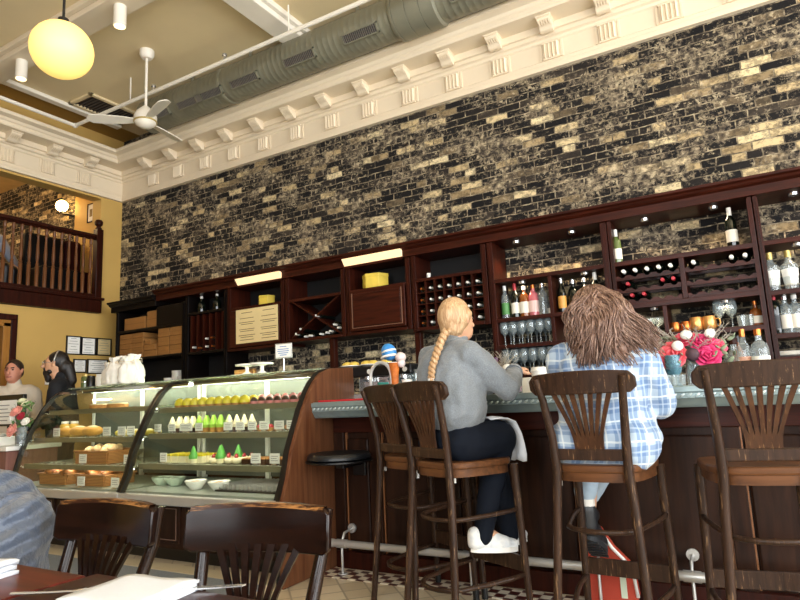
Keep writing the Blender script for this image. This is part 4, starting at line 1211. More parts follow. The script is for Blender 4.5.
# espresso machine
t = thing('espresso_machine', 'black and chrome coffee machine behind the wooden end panel', 'coffee machine', (-2.36, 3.86, BZ))
MB().box(-.22, .28, -.10, .10, .0, .05).box(-.22, .28, -.02, .10, .05, .17).build('body', MAT['chrome'], t, bevel=.008)
MB().box(-.22, .28, -.10, .10, .17, .245).build('head', MAT['black'], t, bevel=.01)
for x in (-.1, .1, .2):
    MB().cyl((x, -.06, .17), (x, -.06, .135), .03).build('group_head', MAT['chrome'], t, smooth=40)
    MB().tube([(x, -.06, .14), (x+.03, -.16, .14)], .009, 8).build('handle', MAT['black'], t)
    MB().cyl((x+.03, -.104, .205), (x+.03, -.1, .205), .018).build('gauge', MAT['white_cap'], t)
def plate_on(loc, label, r, top, topn, cat='plate', group=None):
    o = MB().lathe([(0, 0), (r*.6, 0), (r, .014), (r, .018), (r*.6, .006), (0, .006)], n=24).build('plate', MAT['ceramic'], smooth=40)
    o.location = loc; tag(o, label, cat, group); return o
for i, px in enumerate((352, 371, 391)):
    x = on(px, 3.86)
    plate_on((x, 3.86, BZ+.246), 'white plate on the coffee machine, %s, with yellow pastries on it' % ['left one', 'middle one', 'right one'][i], .085, None, None, group='white plates on the coffee machine')
    for k in range(2 if i < 2 else 1):
        o = MB().ell((0, 0, .018), (.045, .035, .022), 12, 8).build('pastry', plain('yellow_bun', '#e6c65a', .5, var=.2, scale=25), smooth=True)
        o.location = (x-.03+.06*k, 3.85, BZ+.254); tag(o, 'yellow bun on the %s white plate above the coffee machine' % ['left', 'middle', 'right'][i], 'pastry', 'yellow buns on the coffee machine')
t = thing('bar_tap', 'tall arched chrome tap behind the empty stool', 'tap', (on(381, 3.62), 3.62, BZ))
pts = [(-.085, 0, 0)]+[(-.085*math.cos(PI*i/12), 0, .155+.10*math.sin(PI*i/12)) for i in range(13)]+[(.085, 0, .07)]
MB().tube(pts, .012, 10).build('spout', MAT['tapchrome'], t, smooth=True)
MB().lathe([(.03, 0), (.03, .012), (.016, .03), (.016, .06), (0, .06)], (-.085, 0, 0), 14).build('base', MAT['chrome'], t, smooth=40)
MB().tube([(-.085, -.01, .05), (-.04, -.05, .07)], .006, 8).build('lever', MAT['chrome'], t)
o = MB().lathe([(0, 0), (.03, 0), (.042, .12), (.039, .12), (.027, .006), (0, .006)], n=18).build('tumbler', plain('teal_glass', '#3d8f82', .15), smooth=40)
o.location = (on(383, 3.75), 3.75, BZ); tag(o, 'teal green tumbler seen through the arched chrome tap', 'glass')
t = thing('ice_cream_ornament', 'orange cone ornament topped with blue and white swirls on the bar', 'ornament', (on(395, 3.55), 3.55, BZ))
MB().lathe([(0, 0), (.032, 0), (.022, .03), (.019, .06), (.027, .16), (.038, .235), (.04, .24), (0, .24)], n=18).build('cone', plain('orange_wafer', '#d8782e', .45, c2='#b95f1e', scale=30), t, smooth=40)
MB().ell((-.038, 0, .315), (.052, .05, .062), 16, 10, (0, R(-25), 0)).build('blue_scoop', plain('bright_blue', '#3c8fd6', .35, var=.15), t, smooth=True)
sw = MB()
for i in range(2): sw.tube([(-.038-.02+(.056-.008*i)*math.cos(2*PI*k/14)*.9+.02, (.054-.01*i)*math.sin(2*PI*k/14), .285+.035*i+.01*math.cos(2*PI*k/14)) for k in range(14)], .009, 8, closed=True)
sw.build('white_swirl', MAT['ceramic'], t, smooth=True)
MB().ell((.045, .01, .275), (.038, .036, .035), 14, 8).ell((.05, .01, .235), (.026, .03, .03), 12, 8).build('pink_white_scoop', plain('pale_pink', '#eedbd6', .4), t, smooth=True)
def papercup(px, Y, lab, h=.1, r=.036, lid=False, z=BZ):
    t = thing('paper_cup', lab, 'cup', (on(px, Y), Y, z), 0)
    MB().lathe([(0, 0), (r*.75, 0), (r, h), (r*.94, h), (r*.7, .005), (0, .005)], n=20).build('cup', MAT['paper'], t, smooth=40)
    MB().lathe([(r*.80, h*.25), (r*.905, h*.55), (r*.895, h*.55), (r*.79, h*.25)], n=20, closed=True).build('print_band', plain('cup_print', '#9db4bd', .6), t, smooth=40)
    if lid:
        MB().lathe([(0, h), (r*1.06, h), (r*1.08, h+.008), (r*.98, h+.012), (r*.93, h+.026), (r*.85, h+.028), (0, h+.026)], n=20).build('lid', MAT['white_cap'], t, smooth=40)
    return t
papercup(407, 3.6, 'small printed paper cup between the cone ornament and the grey shirt', .125, .035)
papercup(415, 3.7, 'plain white cup half hidden by the grey shirt sleeve', .1, .034)
papercup(540, 3.45, 'white takeaway cup with a domed lid between the two women', .115, .047, True)
for i in range(5):
    px = 404+3.3*i
    c = g0.copy(); COL.objects.link(c); c.location = (on(px, 3.85)-.0, 3.85+.03*(i % 2), BZ); c['label'] = 'wine glass in the cluster left of the blonde woman, %s from the left' % ['first', 'second', 'third', 'fourth', 'fifth'][i]; c['group'] = 'wine glasses on the bar behind the stools'
# pink drink and little vase between the women
t = thing('pink_drink', 'tall thin glass of pink drink by the hand of the blonde woman', 'glass', (on(518, 3.42), 3.42, BZ))
MB().lathe([(0, 0), (.022, 0), (.025, .15), (.024, .15), (.02, .008), (0, .008)], n=16).build('glass', MAT['ware'], t, smooth=40)
MB().lathe([(0, .009), (.0195, .009), (.0225, .12), (0, .12)], n=16).build('drink', plain('pink_drink', '#d9788a', .2), t, smooth=40)
o = MB().cbox((0, 0, .045), (.09, .004, .09), 0, M.Rotation(R(-10), 4, 'X')).build('table_card', MAT['paper'])
o.location = (on(529, 3.55), 3.55, BZ+.0); tag(o, 'small white card standing between the pink drink and the lidded cup', 'card')

LEAF = plain('grey_green_leaf', '#7f8a6e', .6, var=.25, scale=20)
DRY = plain('dried_twig', '#a9a294', .8, var=.2)
def sprigs(mb, n, c, r, h, seed, th=.0022, curl=.03):
    rr = random.Random(seed)
    for i in range(n):
        a = rr.uniform(0, 2*PI); l = h*rr.uniform(.6, 1.1); s_ = r*rr.uniform(.4, 1)
        e = V((math.cos(a)*s_, math.sin(a)*s_*.8, l))
        mid = e*.55+V((rr.uniform(-curl, curl), rr.uniform(-curl, curl), .02))
        mb.tube([V(c), V(c)+mid, V(c)+e], [th, th, th*.6], 5)
        for k in range(5):
            q = V(c)+mid.lerp(e, k/4.0)
            d_ = V((rr.uniform(-1, 1), rr.uniform(-1, 1), rr.uniform(0, 1))).normalized()*.026
            mb.tube([q, q+d_], [th*.9, th*.5], 4)
def rose(name, label, c, r, mat, parent, tilt=(0, 0, 0)):
    mb = MB()
    mxr = M.Translation(c) @ Euler(tilt).to_matrix().to_4x4()
    for ring_ in range(4):
        n_ = [3, 5, 6, 7][ring_]
        rad = r*[.18, .42, .68, .92][ring_]
        for k in range(n_):
            a = 2*PI*k/n_+ring_*.5
            hgt = r*[.55, .5, .38, .2][ring_]
            m2 = mxr @ M.Translation((math.cos(a)*rad*.75, math.sin(a)*rad*.75, hgt*.6)) @ M.Rotation(a, 4, 'Z') @ M.Rotation(R([8, 22, 42, 65][ring_]), 4, 'Y')
            m3 = m2 @ M.Diagonal((r*.10, r*(.3+.06*ring_), r*.42, 1))
            prof_ = [(math.sin(PI*i/6), -math.cos(PI*i/6)) for i in range(7)]; prof_[0] = (0, -1); prof_[-1] = (0, 1)
            mb.lathe(prof_, (0, 0, 0), 8, m3)
    mb.ell(c, (r*.5, r*.5, r*.35), 10, 6)
    return mb.build(name, mat, parent, smooth=True, label=label)
t = thing('small_posy', 'little vase of dried twigs with yellow and white blooms beside the blonde woman', 'flowers', (on(502, 3.6), 3.6, BZ))
MB().lathe([(0, 0), (.03, 0), (.036, .05), (.022, .10), (.026, .12), (.022, .12), (.03, .05), (0, .008)], n=16).build('vase', MAT['ware'], t, smooth=40)
m_ = MB(); sprigs(m_, 26, (0, 0, .08), .13, .17, 3); m_.build('twigs', DRY, t)
MB().ell((.0, -.04, .145), .028, 10, 7).build('yellow_bloom', plain('yellow_bloom', '#d9b93a', .6), t, smooth=True)
MB().ell((.05, -.03, .15), (.034, .03, .03), 10, 7).build('white_bloom', MAT['ceramic'], t, smooth=True)
MB().ell((-.04, -.02, .2), .018, 8, 6).build('white_bloom', MAT['ceramic'], t, smooth=True)
for c_ in ((-.07, 0, .19), (-.02, -.03, .21)): MB().ell(c_, .016, 8, 6).build('purple_bloom', plain('purple_bloom', '#6d4a78', .6), t, smooth=True)

# the big pink bouquet
bx = on(697, 3.62)
t = thing('rose_bouquet', 'large bouquet of pink roses and grey foliage in a glass vase on the bar', 'flowers', (bx, 3.62, BZ))
t.scale = (.92, .92, .92)
MB().lathe([(0, 0), (.05, 0), (.055, .06), (.045, .13), (.05, .15), (.046, .15), (.04, .13), (.05, .06), (0, .01)], n=20).build('vase', MAT['ware'], t, smooth=40)
pk = plain('pink_rose', '#e0506e', .55, var=.2, scale=30); pk2 = plain('magenta_rose', '#d02f6a', .55, var=.25, scale=30); pk3 = plain('coral_rose', '#e8606c', .55, var=.2, scale=30)
rose('rose', 'large open coral rose', (-.105, -.09, .165), .085, pk3, t, (R(65), R(-20), 0))
rose('rose', 'magenta rose', (.075, -.085, .15), .07, pk2, t, (R(65), R(20), 0))
rose('rose', 'magenta rose', (.05, -.05, .225), .07, pk2, t, (R(45), R(15), 0))
rose('rose', 'pink rose', (-.035, -.03, .25), .07, pk, t, (R(35), R(-8), 0))
rose('rose', 'pink rose', (.115, -.03, .20), .06, pk, t, (R(50), R(35), 0))
MB().ell((-.07, -.13, .225), (.032, .02, .03), 12, 8).build('white_bloom', MAT['ceramic'], t, smooth=True)
MB().ell((-.02, -.12, .285), (.032, .025, .028), 12, 8).build('white_bloom', MAT['ceramic'], t, smooth=True)
MB().ell((.10, -.08, .285), (.03, .025, .028), 12, 8).build('white_bloom', MAT['ceramic'], t, smooth=True)
MB().ell((-.19, -.08, .125), (.035, .03, .03), 12, 8).build('green_bloom', plain('lime_bloom', '#a9bf3f', .6, var=.2), t, smooth=True)
MB().ell((0, -.11, .17), (.04, .035, .04), 12, 8).build('dark_seed_head', plain('dark_seed', '#4a3038', .7, var=.4, scale=60), t, smooth=True)
m_ = MB(); sprigs(m_, 60, (0, 0, .12), .24, .20, 5, .0022); m_.build('twigs', DRY, t)
m_ = MB()
rr = random.Random(11)
for i in range(70):
    a = rr.uniform(0, 2*PI); rad = rr.uniform(.05, .22); zz_ = rr.uniform(.13, .30)
    m_.ell((math.cos(a)*rad, math.sin(a)*rad*.7, zz_), (.026, .004, .012), 6, 4, (rr.uniform(-1, 1), rr.uniform(-1, 1), rr.uniform(0, 6)))
m_.build('leaves', LEAF, t, smooth=True)

# bottles and glasses round the bouquet
GB = 'bottles and glasses beside the bouquet'
bottle('spirit_bottle', 'red-necked clear bottle just right of the bouquet', (on(748, 3.85), 3.85, BZ), 'tall', MAT['ware'], MAT['copper'], plain('peach_label', '#d9a48a', .6), group=GB, s=1.0)
bottle('spirit_bottle', 'clear white-labelled bottle behind the right stool, rightmost on the bar', (on(764, 3.8), 3.8, BZ), 'spirit', MAT['ware'], MAT['copper'], MAT['label'], group=GB, s=1.05)
bottle('spirit_bottle', 'short clear bottle tucked against the bouquet', (on(738, 3.88), 3.88, BZ), 'squat', MAT['ware'], MAT['wood'], None, group=GB, s=1.2)
bottle('spirit_bottle', 'small amber bottle behind the bouquet on its right', (on(742, 3.92), 3.92, BZ), 'tall', MAT['amber'], MAT['black'], None, group=GB, s=.9)
t = thing('blue_goblet', 'pale blue glass goblet left of the bouquet', 'glass', (on(675, 3.5), 3.5, BZ))
MB().lathe([(0, 0), (.036, 0), (.03, .01), (.01, .02), (.01, .04), (.036, .07), (.042, .11), (.038, .16), (.035, .16), (.038, .11), (0, .055)], n=18).build('bowl', glassm('pale_blue_glass', '#b5d8e2', .9, .05, 1.5, .35, '#7fb0c2'), t, smooth=40)
t = thing('peach_drink', 'stemmed glass of peach drink beside the plaid sleeve', 'glass', (on(665, 3.55), 3.55, BZ))
MB().lathe([(0, 0), (.034, 0), (.02, .01), (.022, .05), (.034, .08), (.036, .14), (.033, .14), (.03, .08), (0, .06)], n=18).build('glass', MAT['ware'], t, smooth=40)
MB().lathe([(0, .062), (.028, .08), (.031, .12), (0, .12)], n=16).build('drink', plain('peach_drink', '#e2b08c', .25), t, smooth=40)
bottle('liqueur_bottle', 'clear bottle with a red label behind the plaid shoulder', (on(660, 3.75), 3.75, BZ), 'spirit', MAT['ware'], MAT['chrome'], MAT['redw'], group=GB, s=.95)
for i, px in enumerate((664, 671, 679)):
    o = MB().lathe([(0, 0), (.026, 0), (.03, .055), (.028, .055), (.024, .006), (0, .006)], n=14).build('shot_glass', MAT['ware'], smooth=40)
    o.location = (on(px, 3.36), 3.36+.02*i, BZ); tag(o, 'small clear shot glass near the bar edge, %s from the plaid sleeve' % ['first', 'second', 'third'][i], 'glass', 'shot glasses at the bar edge')

# red bag behind the foot rail
t = thing('red_bag', 'red tote bag with white piping standing behind the foot rail', 'bag', (-.80, 3.434, 0.004))
pl = [(-.09, 0), (.15, 0), (.165, .05), (.15, .19), (.06, .28), (-.0, .37), (-.06, .39), (-.09, .36)]
MB().prism(pl, 'y', -.036, .044).build('body', plain('red_orange_canvas', '#b8402a', .7, var=.12, bump=.2, bscale=200), t, bevel=.012, seg=3)
MB().tube([(x, -.036, z) for x, z in pl[2:7]], .009, 8).build('piping', MAT['white_cap'], t, smooth=True)
MB().box(.085, .115, -.042, -.037, .04, .16).build('tag', plain('pale_green_tag', '#cfd8c0', .6), t)
# ------------------------------------------------------------------ curved-glass display cases
CURVE = [(2.965, .512), (3.02, .63), (3.065, .80), (3.13, .94), (3.19, 1.06), (3.25, 1.16), (3.31, 1.235), (3.38, 1.29), (3.48, 1.325), (3.76, 1.34)]
VY = 3.4
def yfront(z):
    for (ya, za), (yb, zb) in zip(CURVE, CURVE[1:]):
        if za <= z <= zb: return ya+(yb-ya)*(z-za)/(zb-za)
    return 2.97
ADDED_GLOW = emis('added_shelf_glow', '#fffbe8', 14.0)  # glow for the strips added under the shelves
SHEDGE = plain('shelf_edge_olive', '#7d7a62', .35, .3)
LIGHTW = emis('case_tube_light', '#fbffee', 30.0)
def sheet(x0, x1, th, mb):
    pts = CURVE
    inner = [(y+th*.9, z-th*.35) for y, z in pts]
    mb.prism([(y-VY, z) for y, z in pts]+[(y-VY, z) for y, z in inner[::-1]], 'x', x0, x1)
    return mb
def case(x0, x1, label, shelves):
    xm = (x0+x1)/2
    t = thing('display_case', label, 'display case', (xm, VY, 0), 0, 'curved glass display cases')
    a, b = x0-xm, x1-xm
    a += .002; b -= .002
    MB().box(a, b, 3.12-VY, .40, .11, .44).build('base_cabinet', MAT['panel'], t)
    MB().box(a, b, 3.22-VY, .38, .0, .11).build('toe_kick', MAT['black'], t)
    n = 3
    wd = (b-a)/n
    for i in range(n):
        xa, xb = a+wd*i+.03, a+wd*(i+1)-.03
        f = MB().box(xa, xb, 3.108-VY, 3.12-VY, .15, .41).build('base_panel', MAT['panel'], t, bevel=.003)
        g = MB()
        for (p, q, r_, s_) in ((xa+.03, xb-.03, .17, .175), (xa+.03, xb-.03, .385, .39), (xa+.03, xa+.035, .17, .39), (xb-.035, xb-.03, .17, .39)): g.box(p, q, 3.104-VY, 3.108-VY, r_, s_)
        g.build('panel_bead', plain('worn_bead', '#7a5c4c', .4), f)
    MB().box(a, b, 2.95-VY, .40, .44, .505).build('steel_sill', MAT['steel'], t, bevel=.008)
    MB().box(a+.02, b-.02, 3.0-VY, .36, .505, .52).build('deck', plain('deck_white', '#8f958c', .35, var=.2), t)
    for z in shelves:
        yf = yfront(z)+.06
        s = MB().box(a+.05, b-.05, yf-VY, .34, z-.012, z).build('glass_shelf', MAT['shelfglass'], t)
        MB().box(a+.06, b-.06, yf-VY+.015, yf-VY+.045, z-.027, z-.018).build('added_glow_strip', ADDED_GLOW, s)  # hidden glowing strip added only to brighten the case, not a real fitting
        MB().box(a+.05, b-.05, yf-VY-.012, yf-VY, z-.036, z+.004).box(a+.05, b-.05, yf-VY, yf-VY+.06, z-.017, z-.0125).build('shelf_edge', SHEDGE, s, bevel=.003)  # rear lip added to hide the glowing strip from above
    for x in (a+.025, b-.025, -.02):
        MB().box(x-.018, x+.018, .335, .365, .52, 1.31).build('rear_post', MAT['white_cap'], t)
    MB().box(a+.04, -.04, .345, .35, .54, 1.30).build('rear_door', MAT['frost'], t)
    MB().box(.0, b-.04, .352, .357, .54, 1.30).build('rear_door', MAT['frost'], t)
    MB().box(a, b, .30, .38, 1.305, 1.338).build('top_rail', MAT['steel'], t, bevel=.004)
    MB().box(a+.025, b-.025, .07, .30, 1.328, 1.338).build('top_plate', MAT['shelfglass'], t)
    MB().box(a+.05, b-.05, .24, .30, 1.29, 1.312).build('tube_light', LIGHTW, t)
    MB().box(a+.025, b-.025, .215, .225, 1.287, 1.328).build('light_shield', SHEDGE, t)
    sheet(a+.012, b-.012, .006, MB()).build('front_glass', MAT['vglass'], t, smooth=30)
    pv = [(y-VY, z) for y, z in CURVE]
    for x, nm in ((a, 'end_frame'), (b-.022, 'end_frame')):
        m_ = MB()
        o1 = [(y-.006, z+.002) for y, z in pv]; i1 = [(y+.03, z-.012) for y, z in pv]
        m_.prism(o1+i1[::-1], 'x', x, x+.022)
        m_.build(nm, MAT['black'], t, smooth=30)
    for x in (a+.006,):
        MB().prism(pv+[(.36, .512)], 'x', x, x+.005).build('end_glass', MAT['vglass'], t)
    return t
SH_R = (.70, .915, 1.105)
SH_L = (.68, .895, 1.13)
caseR = case(-4.145, -2.625, 'right curved-glass pastry case with yellow tarts and cakes, beside the wooden end panel', SH_R)
caseL = case(-5.68, -4.15, 'left curved-glass pastry case with bread baskets and croissants', SH_L)
# wooden end panel with the same curve
o1 = [(y-.01, z+.004) for y, z in CURVE]
P = [(2.955, .004), (2.955, .5)]+o1[1:]+[(3.77, 1.33), (3.77, .004)]
epx = -2.60-caseR.location.x
ep = MB().prism([(y-VY, z) for y, z in P], 'x', epx-.02, epx+.026).build('end_panel', MAT['endpanel'], caseR, bevel=.004, label='tall curved wooden end panel')
tr = MB()
oo = [(y-.016, z+.006) for y, z in CURVE]; P1 = [(2.947, .004), (2.947, .5)]+oo[1:]; P2 = [(2.968, .004), (2.968, .5)]+[(y+.012, z-.008) for y, z in CURVE][1:]
tr.prism([(y-VY, z) for y, z in P1+P2[::-1]], 'x', epx-.024, epx)
tr.build('black_edge', MAT['black'], ep, smooth=30)

# ---- contents
def put_many(name, mb, mat, pts, label, cat, group, smooth=40, rzs=None):
    base = None
    for i, p in enumerate(pts):
        if base is None:
            base = mb.build(name, mat, smooth=smooth); o = base
        else:
            o = base.copy(); COL.objects.link(o)
        o.location = p
        if rzs: o.rotation_euler = (0, 0, rzs[i % len(rzs)])
        o['label'] = label if isinstance(label, str) else label[i]
        o['category'] = cat; o['group'] = group
def two(name, parts, pts, label, cat, group, rzs=None):
    root = None
    sc_ = 1.05 if 'third shelf' in str(label) else (1.1 if 'second shelf' in str(label) else 1.0)
    for i, p in enumerate(pts):
        if root is None:
            root = thing(name, label if isinstance(label, str) else label[i], cat, p, 0, group)
            for nm, mb, mt in parts: mb.build(nm, mt, root, smooth=40)
            root.scale = (sc_, sc_, sc_)
        else:
            r_ = dup(root, p, (rzs[i % len(rzs)] if rzs else 0), label if isinstance(label, str) else label[i])
def tart(): return MB().lathe([(0, 0), (.024, 0), (.033, .022), (.030, .022), (0, .018)], n=12)
def dome(r=.029, z=.016, h=.02): return MB().lathe([(0, z), (r, z), (r*.85, z+h*.5), (r*.5, z+h*.85), (0, z+h)], n=12)
def swirl(q=1): return MB().lathe([(0, .03), (.03, .03), (.033, .03+.015*q), (.024, .03+.025*q), (.024, .03+.03*q), (.016, .03+.04*q), (.014, .03+.046*q), (.004, .03+.062*q), (0, .03+.062*q)], n=12)
def cakecup(): return MB().lathe([(0, 0), (.023, 0), (.03, .033), (0, .033)], n=12)
z = 1.106
two('lemon_tart', [('crust', MB().lathe([(0, 0), (.034, 0), (.04, .018), (0, .018)], n=12), MAT['pastry']), ('filling', MB().lathe([(0, .0185), (.042, .0185), (.043, .035), (.034, .058), (.014, .072), (0, .074)], n=12), MAT['lemon'])], [(-4.02+.088*i, 3.40+.092*j, z) for i in range(9) for j in range(3)], 'small yellow lemon tart in the rows on the top shelf of the right case', 'tart', 'lemon tarts on the top shelf')
two('chocolate_tart', [('crust', tart(), MAT['pinkice']), ('filling', dome(.03, .02, .035), MAT['choc'])], [(-3.21+.075*i, 3.39, z) for i in range(7)], 'dark chocolate tart in the front row at the right end of the top shelf', 'tart', 'chocolate tarts on the top shelf')
two('pink_tart', [('crust', tart(), MAT['pastry']), ('filling', dome(.036, .018, .055), MAT['pinkice'])], [(-3.21+.075*i, 3.475+.085*j, z) for i in range(7) for j in range(2)], 'pink iced tart in the back rows at the right end of the top shelf', 'tart', 'pink tarts on the top shelf')
z = .916
two('green_cupcake', [('cup', cakecup(), MAT['pastry']), ('icing', swirl(1.35), MAT['lime'])], [(-3.72+.075*i, 3.33+.085*j, z) for i in range(4) for j in range(2)], 'green iced cupcake left of the middle on the second shelf of the right case', 'cupcake', 'green cupcakes on the second shelf')
two('cream_cupcake', [('cup', cakecup(), MAT['choc']), ('icing', swirl(1.3), MAT['cream_cake'])], [(-4.02+.075*i, 3.33+.085*j, z) for i in range(4) for j in range(2)]+[(-3.40+.075*i, 3.33, z) for i in range(4)], 'cream iced cupcake on the second shelf of the right case', 'cupcake', 'cream cupcakes on the second shelf')
two('berry_tart', [('crust', tart(), MAT['pastry']), ('filling', dome(.029, .016, .028), MAT['berry'])], [(-3.40+.075*i, 3.42, z) for i in range(4)]+[(-3.08+.075*i, 3.33, z) for i in range(3)], 'red berry tart right of the middle on the second shelf of the right case', 'tart', 'berry tarts on the second shelf')
two('brown_bun', [('bun', MB().ell((0, 0, .022), (.04, .032, .022), 12, 7), MAT['pastry']), ('glaze', MB().ell((0, 0, .030), (.03, .024, .018), 10, 6), MAT['cream_cake'])], [(-2.82+.085*i, 3.33+.08*j, z) for i in range(2) for j in range(2)], 'iced bun at the right end of the second shelf of the right case', 'bun', 'iced buns on the second shelf')
z = .701
def slice_(): return MB().prism([(-.035, 0), (.035, 0), (.035, .045), (-.035, .045)], 'y', -.02, .02)
two('cake_slice', [('sponge', slice_(), MAT['cream_cake']), ('topping', MB().box(-.034, .034, -.019, .019, .045, .058), MAT['lemon'])], [(-3.92+.085*i, 3.22+.055*j, z) for i in range(5) for j in range(3)], 'pale yellow-topped cake slice on the third shelf of the right case', 'cake', 'cake slices on the third shelf', )
two('green_petit_four', [('base', cakecup(), MAT['cream_cake']), ('icing', swirl(1.4), plain('leaf_green_icing', '#5fae4a', .45))], [(-3.62, 3.14+.05, z), (-3.45, 3.30, z), (-3.30, 3.32, z), (-3.38, 3.22, z)], 'small cream cake with a pointed green swirl on the third shelf', 'cake', 'green swirled cakes on the third shelf')
two('cream_puff', [('bun', MB().ell((0, 0, .02), (.035, .033, .02), 12, 7), MAT['cream_cake']), ('berry', MB().ell((0, 0, .045), (.014, .014, .014), 8, 6), MAT['berry'])], [(-3.50+.075*i, 3.20+.075*j, z) for i in range(5) for j in range(3) if not (i < 3 and j == 0 and i != 1)], 'cream puff with a red berry in the middle of the third shelf', 'pastry', 'cream puffs on the third shelf')
two('brownie', [('block', MB().box(-.03, .03, -.03, .03, 0, .032), MAT['choc']), ('top', MB().box(-.028, .028, -.028, .028, .032, .038), MAT['pastry'])], [(-3.09+.075*i, 3.20+.08*j, z) for i in range(5) for j in range(2)], 'dark brownie at the right end of the third shelf', 'brownie', 'brownies on the third shelf')
two('olive_bun', [('bun', MB().ell((0, 0, .022), (.034, .03, .022), 12, 7), plain('pistachio_bun', '#8f8a3a', .6, var=.3, scale=40)), ('nut', MB().ell((0, 0, .042), (.01, .01, .01), 8, 5), MAT['lime'])], [(-4.06+.07*i, 3.40+.07*j, z) for i in range(5) for j in range(2)], 'green-brown bun in the back at the left end of the third shelf', 'bun', 'green-brown buns on the third shelf')
# cards on the shelves
def cards(lst, group, place):
    root = None
    for i, (x, y, z, w_, h_, lab) in enumerate(lst):
        t = thing('price_card', lab, 'card', (x, y, z), 0, group)
        MB().box(-w_/2, w_/2, -.002, .002, .012, .012+h_).build('card', MAT['paper'], t)
        MB().box(-w_*.25, w_*.25, -.01, .012, 0, .0115).build('foot', MAT['chrome'], t)
        g = MB()
        for k in range(3): g.box(-w_*.36, w_*(.36-.12*(k % 2)), -.0028, -.0021, .012+h_*(.25+.22*k), .012+h_*(.25+.22*k)+.004)
        g.build('lettering', MAT['inkgrey'], t)
N = ['first', 'second', 'third', 'fourth', 'fifth', 'sixth', 'seventh', 'eighth', 'ninth', 'tenth']
cards([(at(px, 420, Y=3.285).x, 3.285, .916, w_*.85, .058, '%s white price card from the left on the second shelf of the right case' % N[i]) for i, (px, w_) in enumerate(((158, .09), (172, .09), (186, .16), (199, .09), (228, .10), (240, .10), (252, .09), (264, .10), (279, .10), (291, .09)))], 'price cards on the second shelf', None)
cards([(at(px, 452, Y=3.14).x, 3.145, .701, w_*.85, .065, lab) for px, w_, lab in ((163, .085, 'white price card among the green-brown buns on the third shelf'), (255, .10, 'white price card left of the brownies on the third shelf'), (274, .10, 'white price card in front of the brownies on the third shelf'))], 'price cards on the third shelf', None)
# bowls on the deck of the right case
z = .521
bw = MB().lathe([(0, 0), (.04, 0), (.075, .045), (.08, .062), (.075, .062), (.05, .02), (0, .012)], n=20)
two('white_bowl', [('bowl', bw, MAT['ceramic']), ('food', MB().lathe([(0, .03), (.063, .045), (.03, .056), (0, .06)], n=14), MAT['pastry'])], [(at(px, 490, Y=3.18).x, 3.18, z) for px in (196, 219)], ['white bowl of crumbs left of the pair on the deck of the right case', 'white bowl of crumbs right of the pair on the deck of the right case'], 'bowl', 'white bowls on the deck')
two('pale_green_bowl', [('bowl', MB().lathe([(0, 0), (.04, 0), (.075, .045), (.08, .062), (.075, .062), (.05, .02), (0, .012)], n=20), plain('celadon', '#a9b8a4', .3)), ('food', MB().lathe([(0, .03), (.063, .045), (.03, .056), (0, .06)], n=14), MAT['choc'])], [(at(px, 488, Y=3.26).x, 3.28, z) for px in (160, 173)], ['pale green bowl at the left end of the deck of the right case', 'pale green bowl second from the left on the deck of the right case'], 'bowl', 'pale green bowls on the deck')
t = thing('wire_tray', 'black slotted tray at the right end of the deck of the right case', 'tray', (-3.0, 3.3, z))
MB().box(-.33, .33, -.18, .2, 0, .012).build('tray', MAT['black'], t, bevel=.004)
for i in range(16): MB().box(-.31+.04*i, -.302+.04*i, -.16, .18, .0125, .045).build('rack_wire', MAT['steel'], t)

# ---- left case
CROI = plain('croissant_crust', '#a8662c', .5, c2='#5f3212', scale=35, bump=.3)
def basket(x, y, z, w, d, h, label, filling, lab2, n, fm):
    t = thing('bread_basket', label, 'basket', (x, y, z), 0, 'wicker baskets in the left case')
    MB().prism([(-w/2+.02, 0), (w/2-.02, 0), (w/2, h), (w/2-.008, h), (w/2-.028, .008), (-w/2+.028, .008), (-w/2+.008, h), (-w/2, h)], 'y', -d/2+.007, d/2-.007).build('sides', MAT['wicker'], t)
    MB().box(-w/2+.022, w/2-.022, -d/2, -d/2+.008, .001, h).build('front', MAT['wicker'], t)
    MB().box(-w/2+.022, w/2-.022, d/2-.008, d/2, .001, h).build('back', MAT['wicker'], t)
    MB().tube([(-w/2, -d/2, h), (w/2, -d/2, h), (w/2, d/2, h), (-w/2, d/2, h)], .008, 6, closed=True).build('rim', MAT['wicker'], t)
    rr = random.Random(int(-x*100))
    base = None
    for i in range(n):
        px, py = rr.uniform(-w/2+.06, w/2-.06), rr.uniform(-d/2+.05, d/2-.05)
        pz = z+h+rr.uniform(0, .03)
        if base is None:
            if filling == 'croissant':
                m_ = MB().tube([(.06*math.cos(a), .045*math.sin(a), 0) for a in [R(200+14*k) for k in range(11)]], [.006, .014, .02, .025, .028, .029, .028, .025, .02, .014, .006], 10)
            else: m_ = MB().ell((0, 0, 0), (.045, .035, .03), 12, 8)
            base = m_.build(filling, fm, smooth=True); o = base
        else:
            o = base.copy(); COL.objects.link(o)
        o.location = (x+px, y+py, pz); o.rotation_euler = (rr.uniform(-.4, .4), rr.uniform(-.3, .3), rr.uniform(0, 6))
        o['label'] = lab2; o['category'] = filling; o['group'] = lab2.split(' in ')[-1]
z = .521
def dx(px, y=482, Y=3.2): return at(px, y, Y=Y).x
basket(dx(66), 3.22, z, .42, .28, .085, 'wide wicker basket of croissants on the deck, left of the two', 'croissant', 'brown croissant in the left basket on the deck', 16, CROI)
basket(dx(103), 3.22, z, .40, .28, .085, 'wide wicker basket of croissants on the deck, right of the two', 'croissant', 'brown croissant in the right basket on the deck', 16, CROI)
basket(at(104, 452, Y=3.3).x, 3.32, .681, .46, .28, .10, 'wicker basket of pale rolls on the lower shelf of the left case', 'roll', 'pale bread roll in the basket on the lower shelf', 11, plain('pale_roll', '#dcb98a', .6, var=.15, scale=20))
